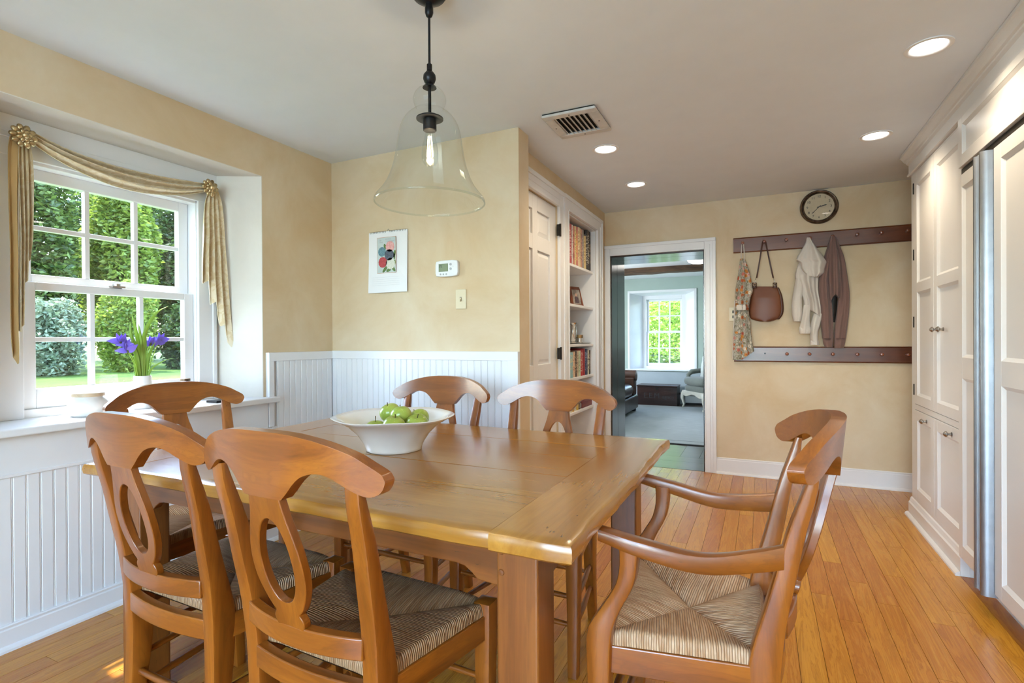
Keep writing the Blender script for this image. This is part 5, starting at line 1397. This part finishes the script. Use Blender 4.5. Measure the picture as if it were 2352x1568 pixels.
MB().lathe([(0.0, 0.0005), (0.022, 0.0005), (0.023, 0.004), (0.023, tc_[2]-ZS-0.016), (0.0, tc_[2]-ZS-0.015)], (tc_[0], tc_[1], ZS), 24).build('can', M['crock'], tn, smooth=40)
MB().lathe([(0.0, -0.016), (0.0235, -0.016), (0.024, -0.012), (0.024, 0.0), (0.0, 0.001)], tc_, 24).build('lid', M['bronze'], tn, smooth=40)
nbk = box('notebook', M['black'], (-2.62, -2.54, 1.80, 1.93, ZS+0.0005, ZS+0.012), bevel=0.002)
tag(nbk, 'thin black notebook lying on the window stool behind the end chair', 'notebook')

# ================================================================ BOOKS AND THINGS IN THE BOOKCASE
def book_mat(c, c2, seed):
    t = NT('book_cover'); v = t.coords('Generated', rand=False); s3 = t.new('ShaderNodeSeparateXYZ'); t.link(v, s3.inputs[0])
    rg = random.Random(seed)
    wv = t.new('ShaderNodeTexNoise'); mp = t.new('ShaderNodeMapping'); mp.inputs['Scale'].default_value = (1, 1, rg.choice((9, 16, 26))); mp.inputs['Location'].default_value = (seed*3.1, 0, 0)
    t.link(v, mp.inputs[0]); t.link(mp.outputs[0], wv.inputs['Vector']); wv.inputs['Scale'].default_value = 2.0; wv.inputs['Detail'].default_value = 3
    band = t.ramp(wv.outputs['Fac'], [(0.50, (0, 0, 0)), (0.56, (1, 1, 1))])
    zone = t.ramp(s3.outputs[2], [(0.12, (0, 0, 0)), (0.2, (1, 1, 1)), (0.86, (1, 1, 1)), (0.93, (0, 0, 0))])
    t.base(t.mix(t.math('MULTIPLY', band, t.math('MULTIPLY', zone, 0.75)), c, c2)); t.set(rough=0.45); return t.m
ORD = ['first', 'second', 'third', 'fourth', 'fifth', 'sixth', 'seventh', 'eighth', 'ninth', 'tenth', 'eleventh', 'twelfth', 'thirteenth', 'fourteenth', 'fifteenth', 'sixteenth', 'seventeenth', 'eighteenth']
XB = -1.352
def book(label, ya, yb, z, ztop, c, c2, seed, depth=0.19, xo=0.0, group=None):
    r = thing('book', label, 'book', (XB-0.09, (ya+yb)/2, z), group)
    g = 0.0006; ya += g; yb -= g; w = yb-ya; x1 = XB+xo
    sp_ = [(x1-0.012, ya), (x1-0.003, ya+w*0.10), (x1, ya+w*0.35), (x1, ya+w*0.65), (x1-0.003, yb-w*0.10), (x1-0.012, yb), (x1-depth, yb), (x1-depth, yb-w*0.12), (x1-0.016, yb-w*0.12), (x1-0.016, ya+w*0.12), (x1-depth, ya+w*0.12), (x1-depth, ya)]
    m = MB()
    n = len(sp_)
    # cover as a loft so the concave section stays clean
    m.loft([[(p[0], p[1], z+0.0005) for p in sp_], [(p[0], p[1], ztop) for p in sp_]], cap=False)
    for zz in (z+0.0005, ztop):
        k0 = len(m.v); m.v += [(p[0], p[1], zz) for p in sp_]
        for q in ((0, 1, 2, 3, 4, 5, 8, 9), (5, 6, 7, 8), (0, 9, 10, 11)): m.f.append(tuple(k0+i for i in q))
    m.build('cover', book_mat(c, c2, seed), r)
    MB().box(x1-depth+0.004, x1-0.0165, ya+w*0.13, yb-w*0.13, z+0.003, ztop-0.004).build('pages', M['paper'], r)
BK1 = [(228, 250, 668, (216, 196, 160), (150, 110, 70), 'cream'), (250, 272, 680, (92, 62, 40), (180, 150, 110), 'dark brown'), (272, 320, 670, (222, 216, 206), (60, 50, 48), 'thick white'), (320, 345, 650, (206, 200, 190), (24, 22, 24), 'black and white lettered'), (345, 372, 705, (214, 188, 166), (170, 100, 90), 'pale pink'),
       (372, 418, 720, (168, 72, 78), (216, 190, 180), 'wide red'), (418, 440, 735, (206, 200, 196), (150, 140, 140), 'pale grey'), (450, 470, 765, (196, 130, 112), (140, 80, 70), 'salmon'), (470, 500, 765, (206, 190, 140), (136, 124, 40), 'cream and olive'), (500, 540, 778, (186, 120, 110), (222, 190, 90), 'mottled pink'),
       (540, 560, 778, (222, 206, 176), (120, 110, 60), 'ivory'), (560, 590, 800, (198, 174, 136), (150, 120, 90), 'tan'), (590, 610, 820, (188, 140, 124), (120, 90, 90), 'dusty rose'), (610, 645, 830, (140, 132, 130), (190, 170, 150), 'grey'), (650, 690, 950, (206, 184, 132), (170, 140, 90), 'short buff'),
       (690, 720, 820, (52, 48, 44), (222, 216, 206), 'black and white spotted'), (720, 745, 820, (70, 60, 48), (216, 206, 180), 'striped dark'), (745, 775, 830, (46, 38, 32), (150, 120, 80), 'slim black')]
for k, (a, b, tp, c, c2, nm) in enumerate(BK1):
    fit = lambda q: lerp(BY0+0.015, BY1-0.016, (q-228)/(775-228.0)*0.72+0.28*((q-228)/(775-228.0))**1.6)
    ya, yb = fit(a), fit(b)
    zt_ = at_x(1280+(a+b)/2/8.711, 440+tp/8.711, XB)[2]
    book(f'{nm} book standing {ORD[k]} from the door side on the top shelf', ya, yb, SHELF[5], min(zt_, BZ-0.02), srgb(*c), srgb(*c2), k+1, group='books on the top shelf')
BK3 = [(1306.6, 1310, 811, (150, 60, 50), (200, 150, 120), 'rust red'), (1310, 1318, 809, (150, 190, 196), (216, 206, 160), 'pale blue'), (1318, 1322.5, 807, (214, 180, 150), (180, 120, 90), 'peach'), (1322.5, 1326, 806, (60, 44, 40), (190, 170, 140), 'dark brown'), (1326, 1330, 805, (196, 178, 150), (70, 50, 40), 'brown striped'), (1330, 1335, 805, (206, 214, 186), (130, 150, 100), 'pale green'),
       (1335, 1340, 803, (170, 46, 48), (222, 200, 180), 'red and white'), (1340, 1345, 800, (158, 40, 40), (90, 24, 24), 'plain red'), (1345, 1351, 801, (40, 50, 84), (150, 150, 170), 'navy patterned'), (1351, 1354, 803, (206, 196, 170), (60, 50, 40), 'cream'), (1354, 1357, 804, (70, 60, 50), (190, 176, 150), 'thin dark')]
for k, (a, b, tp, c, c2, nm) in enumerate(BK3):
    ya = at_x(a, 830, XB)[1]; yb = at_x(b, 830, XB)[1]; ya = max(ya, BY0+0.013)
    book(f'{nm} book standing {ORD[k]} from the door side on the third shelf', ya, yb, SHELF[2], at_x((a+b)/2, tp, XB)[2], srgb(*c), srgb(*c2), 30+k, group='books on the third shelf')
BK4 = [(1307.5, 1311, 930, (60, 110, 90), (200, 190, 160), 'green'), (1311, 1316, 927, (206, 196, 160), (150, 130, 90), 'cream'), (1316, 1320, 925, (200, 150, 60), (90, 60, 40), 'mustard'), (1320, 1325, 924, (222, 214, 196), (120, 110, 100), 'white'), (1325, 1330, 922, (206, 170, 60), (222, 206, 150), 'yellow'), (1330, 1335, 921, (70, 56, 48), (180, 160, 130), 'dark brown')]
for k, (a, b, tp, c, c2, nm) in enumerate(BK4):
    ya = at_x(a, 940, XB)[1]; yb = at_x(b, 940, XB)[1]; ya = max(ya, BY0+0.013)
    book(f'{nm} book on the low shelf within the chair arch, {ORD[k]} from the door side', ya, yb, SHELF[1], at_x((a+b)/2, tp, XB)[2], srgb(*c), srgb(*c2), 50+k, group='books on the low shelf')
ya, yb = at_x(1337, 935, XB)[1], at_x(1362, 935, XB)[1]
bl = thing('book', 'red leather book lying flat on the low shelf beside the standing books', 'book', (XB-0.08, (ya+yb)/2, SHELF[1]), 'books on the low shelf')
MB().box(XB-0.16, XB, ya, yb, SHELF[1]+0.0005, SHELF[1]+0.005).box(XB-0.16, XB, ya, yb, SHELF[1]+0.043, SHELF[1]+0.048).box(XB-0.006, XB, ya, yb, SHELF[1]+0.005, SHELF[1]+0.043).build('cover', book_mat(srgb(112, 40, 40), srgb(150, 80, 60), 71), bl)
MB().box(XB-0.155, XB-0.0065, ya+0.004, yb-0.004, SHELF[1]+0.0055, SHELF[1]+0.0425).build('pages', M['paper'], bl)
# picture frame
pf = thing('photo_frame', 'small brown wooden photo frame leaning on the second shelf', 'picture frame', (-1.46, 3.92, SHELF[4]), None, True)
M['frwood'] = wood('frame_cherry', srgb(156, 84, 46), srgb(136, 70, 38), srgb(100, 48, 26), 'z', 0.3, 0.4)
fw_, fh_ = 0.150, 0.185
MB().box(-fw_/2, -fw_/2+0.026, -0.008, 0.008, 0, fh_).box(fw_/2-0.026, fw_/2, -0.008, 0.008, 0, fh_).box(-fw_/2+0.026, fw_/2-0.026, -0.008, 0.008, 0, 0.026).box(-fw_/2+0.026, fw_/2-0.026, -0.008, 0.008, fh_-0.026, fh_).build('moulding', M['frwood'], pf, bevel=0.003)
M['ph_bg'] = plain('photo_print', srgb(170, 160, 150), 0.3, 0.25, 30); M['ph_a'] = plain('photo_shirt', srgb(96, 80, 88), 0.4, 0.2, 60); M['ph_b'] = plain('photo_skin', srgb(206, 166, 146), 0.4)
MB().box(-fw_/2+0.024, fw_/2-0.024, -0.002, 0.004, 0.024, fh_-0.024).build('print', M['ph_bg'], pf)
MB().prism([(-0.024, 0.035), (0.026, 0.035), (0.022, 0.085), (0.008, 0.098), (-0.010, 0.098), (-0.022, 0.085)], 'y', -0.0030, -0.0021).build('printed_figure', M['ph_a'], pf)
MB().prism([(0.011*math.cos(t*PI/8)-0.001, 0.110+0.014*math.sin(t*PI/8)) for t in range(16)], 'y', -0.0031, -0.0021).build('printed_face', M['ph_b'], pf)
MB().prism([(0.0085, 0.004), (0.07, 0.0165), (0.0085, 0.11)], 'x', -0.02, 0.02).build('easel_leg', M['frwood'], pf)
pf.rotation_euler = (math.radians(-12), 0, math.radians(62)); pf.location = (-1.46, at_x(1327, 690, -1.46)[1], SHELF[4]+0.004)
# silver vase, gold cup, tray
ty_ = at_x(1326, 787, -1.46)[1]
ty = thing('silver_tray', 'thin round silver tray on the shelf under the vase and cup', 'tray', (-1.46, ty_, SHELF[3]))
MB().lathe([(0.0, 0.0008), (0.105, 0.0008), (0.118, 0.005), (0.120, 0.008), (0.117, 0.008), (0.104, 0.004), (0.0, 0.0038)], (-1.46, ty_, SHELF[3]), 40).build('dish', M['silver'], ty, smooth=40)
vy = at_x(1315.5, 760, -1.45)[1]
sv = thing('silver_vase', 'tall silver trumpet vase on the tray in the bookcase', 'vase', (-1.45, vy, SHELF[3]))
MB().lathe([(0.0, 0.006), (0.030, 0.006), (0.031, 0.012), (0.018, 0.018), (0.022, 0.030), (0.032, 0.060), (0.036, 0.100), (0.036, 0.125), (0.028, 0.150), (0.026, 0.160), (0.042, 0.176), (0.043, 0.179), (0.038, 0.178), (0.024, 0.160), (0.026, 0.150), (0.0, 0.06)], (-1.45, vy, SHELF[3]), 28).build('body', M['silver'], sv, smooth=40)
gy = at_x(1331, 775, -1.42)[1]
gc = thing('gilt_cup', 'small gilt cup with an amber top beside the silver vase', 'cup', (-1.42, gy, SHELF[3]))
MB().lathe([(0.0, 0.006), (0.028, 0.006), (0.029, 0.012), (0.024, 0.016), (0.026, 0.048), (0.0, 0.048)], (-1.42, gy, SHELF[3]), 24).build('base', M['silver'], gc, smooth=40)
MB().lathe([(0.026, 0.0485), (0.028, 0.052), (0.030, 0.074), (0.031, 0.076), (0.028, 0.074), (0.024, 0.054), (0.0, 0.053)], (-1.42, gy, SHELF[3]), 24).build('bowl', M['gold'], gc, smooth=40)

# ================================================================ LIVING ROOM THINGS
def rug_mat():
    t = NT('grey_wool_rug'); v = t.coords('Object', (6, 90, 90), rand=False); n = t.noise(v, 1.0, 3); w = t.noise(t.coords('Object', rand=False), 200, 2)
    t.base(t.ramp(n, [(0.3, srgb(168, 174, 176)), (0.7, srgb(196, 201, 203))])); t.set(rough=0.95, spec=0.1); t.bump(t.math('ADD', n, w), 0.6, 0.006); return t.m
rg_ = thing('area_rug', 'large grey blue wool rug on the dark floor of the living room', 'rug', (-1.0, 7.5, 0))
MB().box(-2.5, 0.35, 5.955, 9.20, 0.0005, 0.012).build('pile', rug_mat(), rg_, bevel=0.004)
M['rugline'] = plain('rug_border', srgb(112, 116, 118), 0.95)
MB().box(-2.46, 0.31, 6.10, 6.112, 0.0115, 0.0128).build('border_line', M['rugline'], rg_)
MB().box(-2.5, 0.35, 5.935, 5.957, 0.0005, 0.010).build('binding', M['ink'], rg_)
tk = thing('wooden_trunk', 'dark wooden trunk with painted lettering under the living room window', 'trunk', (-1.66, 9.45, 0))
M['trunk'] = wood('trunk_wood', srgb(66, 40, 32), srgb(50, 30, 25), srgb(30, 19, 16), 'x', 0.4, 0.2, 1.0, 0.3)
KX0, KX1, KY0, KY1 = -1.955, -1.285, 9.24, 9.60
MB().box(KX0, KX1, KY0, KY1, 0.0005, 0.325).build('chest', M['trunk'], tk, bevel=0.004)
MB().box(KX0-0.008, KX1+0.008, KY0-0.008, KY1+0.005, 0.326, 0.350).build('lid', M['trunk'], tk, bevel=0.004)
MB().box(-1.64, -1.60, KY0-0.011, KY0-0.004, 0.27, 0.33).build('hasp', M['hinge'], tk)
MB().tube([(KX1+0.004, 9.36, 0.21), (KX1+0.03, 9.37, 0.20), (KX1+0.03, 9.47, 0.20), (KX1+0.004, 9.48, 0.21)], 0.006, 6).build('handle', M['hinge'], tk)
text('lettering', 'E.E.M', 0.125, (-1.71, KY0-0.001, 0.17), R90, M['ink'], tk)
text('lettering', 'agnoy', 0.085, (-1.43, KY0-0.001, 0.155), R90, M['ink'], tk)

def puff(x0, x1, y0, y1, z0, z1, b, n=7):
    # soft cushion block
    m = MB(); rings = []
    for i in range(n+1):
        t = i/n; z = lerp(z0, z1, t); e = b*(1-math.sqrt(max(0, 1-(2*t-1)**2)))
        r = []
        N = 32
        for k in range(N):
            a = 2*PI*k/N; c, s = math.cos(a), math.sin(a)
            q = 6.0; d = (abs(c)**q+abs(s)**q)**(-1/q)
            r.append(((x0+x1)/2+((x1-x0)/2-e)*c*d, (y0+y1)/2+((y1-y0)/2-e)*s*d, z))
        rings.append(r)
    return m.loft(rings)
M['sofa'] = plain('black_leather', srgb(66, 56, 52), 0.32, 0.1, 8, 0.25, 18)
M['sofa_b'] = plain('brown_leather_worn', srgb(70, 44, 32), 0.35, 0.15, 8, 0.2, 20)
so = thing('leather_sofa', 'dark leather sofa with rolled arm seen through the doorway', 'sofa', (-2.2, 7.4, 0))
SX = -1.765
MB().box(-2.65, SX, 6.45, 8.42, 0.06, 0.27).build('base', M['sofa'], so, bevel=0.02)
puff(-2.50, SX-0.0, 7.35, 8.20, 0.27, 0.46, 0.05).build('cushion', M['sofa'], so, smooth=60)
puff(-2.50, SX+0.01, 6.55, 7.345, 0.27, 0.455, 0.05).build('cushion', M['sofa'], so, smooth=60)
MB().box(-2.72, -2.42, 6.45, 8.42, 0.27, 0.80).build('back', M['sofa_b'], so, bevel=0.05, seg=4)
MB().box(-2.62, SX-0.02, 8.23, 8.40, 0.27, 0.55).build('arm', M['sofa_b'], so, bevel=0.02)
MB().lathe([(0.0, 0), (0.078, 0), (0.086, 0.02), (0.088, 0.4), (0.086, 0.83), (0.0, 0.84)], (-2.60, 8.315, 0.575), 20, 'x').build('arm_roll', M['sofa_b'], so, smooth=40)
for (x, y) in ((SX-0.06, 8.34), (SX-0.06, 6.55), (-2.58, 8.34), (-2.58, 6.55)):
    MB().lathe([(0.0, 0.0005 if y < 5.9 else 0.0125), (0.030, 0.0125), (0.042, 0.03), (0.036, 0.06), (0.0, 0.062)], (x, y, 0), 16).build('foot', M['ink'], so, smooth=40)

ac = thing('upholstered_armchair', 'grey upholstered armchair with carved cream legs in the living room', 'armchair', (-0.74, 9.02, 0.0), None, True, math.radians(128))
# local: faces +y, width x
M['greyfab'] = fabric('grey_linen', srgb(112, 116, 108)); M['cream'] = plain('cream_paint', srgb(206, 202, 188), 0.5, 0.05, 20); M['palefab'] = fabric('pale_linen', srgb(190, 196, 190))
puff(-0.30, 0.30, -0.26, 0.34, 0.395, 0.525, 0.045).build('cushion', M['greyfab'], ac, smooth=60)
puff(-0.31, 0.31, -0.30, 0.32, 0.275, 0.395, 0.03).build('seat', M['greyfab'], ac, smooth=60)
P, Q = [], []
for i in range(13):
    t = i/12; a, b = [], []
    for j in range(17):
        u = j/16*2-1; x = 0.34*u; top_ = 0.90+0.10*math.cos(u*PI/2); z = lerp(0.40, top_, t)
        y = -0.30-0.10*t+0.20*abs(u)**3*(1-t*0.6)
        a.append((x, y, z)); b.append((x*1.04, y-0.09, z))
    P.append(a); Q.append(b)
MB().shell(Q, P).build('backrest', M['greyfab'], ac, smooth=50, merge=True)
for s in (-1, 1):
    MB().tube([(s*0.33, -0.30, 0.66), (s*0.345, -0.05, 0.615), (s*0.345, 0.12, 0.60), (s*0.33, 0.19, 0.55), (s*0.31, 0.20, 0.42)], [0.040, 0.040, 0.042, 0.036, 0.030], 12).build('arm', M['greyfab'], ac, smooth=60)
    for y0_, f in ((0.29, 1), (-0.28, -1)):
        MB().tube([(s*0.29, y0_, 0.29), (s*0.30, y0_+0.020*f, 0.24), (s*0.305, y0_+0.028*f, 0.18), (s*0.29, y0_+0.005*f, 0.08), (s*0.295, y0_+0.015*f, 0.03), (s*0.30, y0_+0.03*f, 0.034)], [0.034, 0.032, 0.027, 0.016, 0.014, 0.018], 10).build('leg', M['cream'], ac, smooth=60)
m = MB(); P, Q = [], []
for k in range(17):
    u = k/16*2-1; z = 0.255+0.022*math.cos(u*PI*1.5)
    P.append([(0.30*u, 0.318, z-0.02), (0.30*u, 0.325, 0.305)]); Q.append([(0.30*u, 0.28, z-0.02), (0.30*u, 0.28, 0.305)])
m.shell(Q, P).build('apron', M['cream'], ac, smooth=50, merge=True)
pw_ = puff(-0.19, 0.19, -0.055, 0.055, -0.17, 0.17, 0.0, 10)
pil = tag(puff(-0.07, 0.07, -0.18, 0.18, 0.0, 0.36, 0.0, 12).build('throw_pillow', M['palefab'], None, smooth=60), 'pale pillow propped in the grey armchair', 'pillow')
# pinch the pillow into a soft square with corners
me = pil.data
for v in me.vertices:
    y_, z_ = v.co.y/0.18, (v.co.z-0.18)/0.18
    v.co.x *= max(0.06, (1-abs(y_)**3)*(1-abs(z_)**3))
    k = 1-0.10*(1-abs(y_))*(abs(z_))-0.10*(1-abs(z_))*abs(y_)
    v.co.y *= k; v.co.z = 0.18+(v.co.z-0.18)*k
pil.location = (-0.80, 9.05, 0.50); pil.rotation_euler = (0.0, math.radians(8), math.radians(38))

ht = thing('baseboard_heater', 'white baseboard heater along the living room window wall', 'heater', (-0.5, LY1-0.05, 0))
MB().prism([(LY1-0.0145, 0.03), (LY1-0.075, 0.03), (LY1-0.075, 0.165), (LY1-0.05, 0.20), (LY1-0.0145, 0.205)], 'x', -1.2, 1.35).build('cover', M['farwhite'], ht)
MB().box(-1.2, 1.35, LY1-0.06, LY1-0.0145, 0.001, 0.029).build('base', M['ink'], ht)
MB().box(-1.2, 1.35, LY1-0.078, LY1-0.075, 0.150, 0.156).build('damper', M['ink'], ht)
bm_ = MB(); rings = []
rgn = np.random.default_rng(4)
for i in range(41):
    x = lerp(-3.69, 1.39, i/40); j = rgn.uniform(-0.008, 0.008, 4)
    rings.append([(x, 8.16+j[0], 2.158+j[1]), (x, 8.36+j[2], 2.158+j[3]), (x, 8.36, LH-0.0005), (x, 8.16, LH-0.0005)])
bm_.loft(rings)
struct(bm_.build('beam_1', M['beam'], smooth=30), 'rough hewn brown ceiling beam in the living room')
dl = thing('dome_ceiling_lamp', 'glowing white glass dome lamp on the living room ceiling', 'ceiling light', (-0.74, 7.35, LH))
MB().lathe([(0.0, 0.0), (0.10, 0.0), (0.105, -0.02), (0.10, -0.03), (0.0, -0.03)], (-0.74, 7.35, LH-0.0005), 28).build('pan', M['farwhite'], dl, smooth=40)
MB().lathe([(0.150, -0.031), (0.148, -0.050), (0.125, -0.080), (0.08, -0.100), (0.03, -0.108), (0.0005, -0.109)], (-0.74, 7.35, LH), 32).build('shade', M['dome'], dl, smooth=True)

# ================================================================ OUTDOORS
GZ = -0.12
def grass_mat():
    t = NT('lawn_grass'); v = t.coords('Object', rand=False); n = t.noise(v, 0.35, 4); f = t.noise(v, 30, 3)
    c = t.ramp(n, [(0.35, srgb(52, 76, 32)), (0.65, srgb(88, 112, 48))]); c = t.mix(t.math('MULTIPLY', f, 0.5), c, srgb(40, 62, 26))
    t.base(c); t.set(rough=0.9, spec=0.1); t.bump(f, 0.8, 0.05); return t.m
struct(MB().box(-90, 60, -40, 90, GZ-0.2, GZ).build('lawn', grass_mat()), 'mown lawn outside the window')
def leaf_mass(rg, n, c, rad, size, fill=0.45):
    d = rg.normal(size=(n, 3)); d /= np.linalg.norm(d, axis=1)[:, None]
    # lumpy crown: radius modulated by direction
    lump = 1+0.16*np.sin(3*d[:, 0]*2+c[0])*np.cos(4*d[:, 2]+c[1])+0.12*np.sin(7*d[:, 1]+5*d[:, 2]+c[0])
    r = (fill+(1-fill)*rg.random(n)**0.6)*lump
    p = np.array(c)+d*r[:, None]*np.array(rad)
    a = rg.normal(size=(n, 3)); a[:, 2] *= 0.5; a /= np.linalg.norm(a, axis=1)[:, None]
    b = np.cross(a, rg.normal(size=(n, 3))); b /= np.linalg.norm(b, axis=1)[:, None]
    s = size*rg.uniform(0.6, 1.3, n)[:, None]
    nrm = np.cross(a, b)
    V = np.stack([p-a*s, p-b*s*0.45+nrm*s*0.12, p+a*s, p+b*s*0.45+nrm*s*0.12], 1).reshape(-1, 3)
    return V
def leaves_obj(name, V, mat, parent):
    me = bpy.data.meshes.new(name); nq = len(V)//4
    me.vertices.add(len(V)); me.vertices.foreach_set('co', V.astype(np.float32).ravel())
    me.loops.add(len(V)); me.loops.foreach_set('vertex_index', np.arange(len(V), dtype=np.int32))
    me.polygons.add(nq); me.polygons.foreach_set('loop_start', np.arange(0, len(V), 4, dtype=np.int32))
    me.update(calc_edges=True); me.validate()
    me.materials.append(mat)
    o = bpy.data.objects.new(name, me); COL.objects.link(o); o.parent = parent
    if parent.name in PINV: o.matrix_parent_inverse = PINV[parent.name].copy()
    o['kind'] = 'stuff'
    return o
M['bark'] = plain('bark', srgb(70, 58, 46), 0.9, 0.2, 12, 0.6, 20)
LEAF = [leaf_mat('leaf_mid_green', srgb(46, 66, 28), srgb(104, 124, 54), 0.45), leaf_mat('leaf_yellow_green', srgb(80, 106, 36), srgb(140, 156, 62), 0.5), leaf_mat('leaf_dark_green', srgb(32, 52, 28), srgb(74, 98, 46), 0.4), leaf_mat('leaf_silver_green', srgb(80, 98, 72), srgb(138, 150, 122), 0.35), leaf_mat('leaf_lime_green', srgb(96, 132, 44), srgb(176, 196, 84), 0.5)]
def tree(label, c, rad, n, size, k, seed, name='tree', cat='tree', group='trees beyond the lawn', trunk=True):
    r = thing(name, label, cat, (c[0], c[1], GZ), group)
    rg = np.random.default_rng(seed)
    leaves_obj('crown' if trunk else 'foliage', leaf_mass(rg, n, c, rad, size), LEAF[k], r)
    if trunk:
        m = MB().tube([(c[0], c[1], GZ), (c[0]+0.1, c[1], GZ+1.2), (c[0]-0.1, c[1]+0.1, c[2]), (c[0], c[1], c[2]+rad[2]*0.6)], [0.24, 0.19, 0.13, 0.05], 10)
        for q in range(5):
            a = q*1.3; m.tube([(c[0], c[1], c[2]-0.4+0.3*q), (c[0]+rad[0]*0.6*math.cos(a), c[1]+rad[1]*0.6*math.sin(a), c[2]+0.5+0.3*q)], [0.07, 0.03], 6)
        m.build('trunk', M['bark'], r, smooth=40)
    return r
TR = [('tall mid green tree behind the first column of window panes', (-30.5, 12.6, 5.1), (2.5, 1.32, 5.2), 20000, 0.15, 0), ('yellow green maple tree behind the middle window panes', (-30.5, 16.2, 5.4), (2.5, 1.32, 5.2), 20000, 0.15, 1), ('dark green tree behind the last column of window panes', (-30.5, 19.8, 5.0), (2.5, 1.32, 5.2), 20000, 0.15, 2),
      ('dark tree standing outside to the left of the window view', (-30.5, 9.0, 5.0), (2.5, 1.32, 5.2), 12000, 0.17, 2), ('mid green tree outside towards the house corner', (-30.5, 23.4, 5.0), (2.5, 1.32, 5.2), 12000, 0.17, 0), ('tall dark backing tree deep behind the first panes', (-39.5, 12.4, 6.6), (3.2, 3.3, 6.8), 14000, 0.24, 2), ('tall dark backing tree deep behind the middle and last panes', (-39.5, 21.2, 6.6), (3.2, 3.3, 6.8), 14000, 0.24, 2), ('tall dark backing tree deep outside beyond the house corner', (-39.5, 30.0, 6.6), (3.2, 3.3, 6.8), 8000, 0.28, 2)]
for k, (lab, c, rad, n, s, q) in enumerate(TR): tree(lab, c, rad, n, s, q, 100+k)
SH = [('silvery leafed shrub at the lawn edge behind the lower left panes', (-24.4, 10.6, 1.2), (1.25, 0.96, 1.65), 7500, 0.10, 3), ('taller yellow green shrub at the lawn edge behind the iris vase', (-24.4, 13.2, 1.7), (1.25, 0.96, 2.1), 8000, 0.105, 1), ('dark green shrub at the lawn edge behind the lower right panes', (-24.4, 15.8, 1.2), (1.25, 0.96, 1.65), 7500, 0.10, 2),
      ('dark shrub at the far left of the lawn edge', (-24.4, 8.0, 1.2), (1.25, 0.96, 1.65), 5000, 0.11, 2), ('mid green shrub at the far right of the lawn edge', (-24.4, 18.4, 1.2), (1.25, 0.96, 1.65), 5000, 0.11, 0)]
for k, (lab, c, rad, n, s, q) in enumerate(SH): tree(lab, c, rad, n, s, q, 200+k, 'shrub', 'shrub', 'shrubs along the lawn', False)
FB = [('bright yellow green bush filling the living room window', (-2.4, 16.9, 1.1), (1.7, 1.1, 1.7), 9000, 0.075, 4), ('leafy hedge low in the living room window', (-2.3, 14.2, 0.1), (2.2, 0.7, 0.75), 7000, 0.06, 0), ('lime green tree in the upper panes of the living room window', (-3.1, 21.0, 3.7), (2.6, 1.9, 2.8), 9000, 0.11, 4)]
for k, (lab, c, rad, n, s, q) in enumerate(FB): tree(lab, c, rad, n, s, q, 300+k, 'shrub' if k < 2 else 'tree', 'shrub' if k < 2 else 'tree', 'greenery beyond the living room window', k == 2)
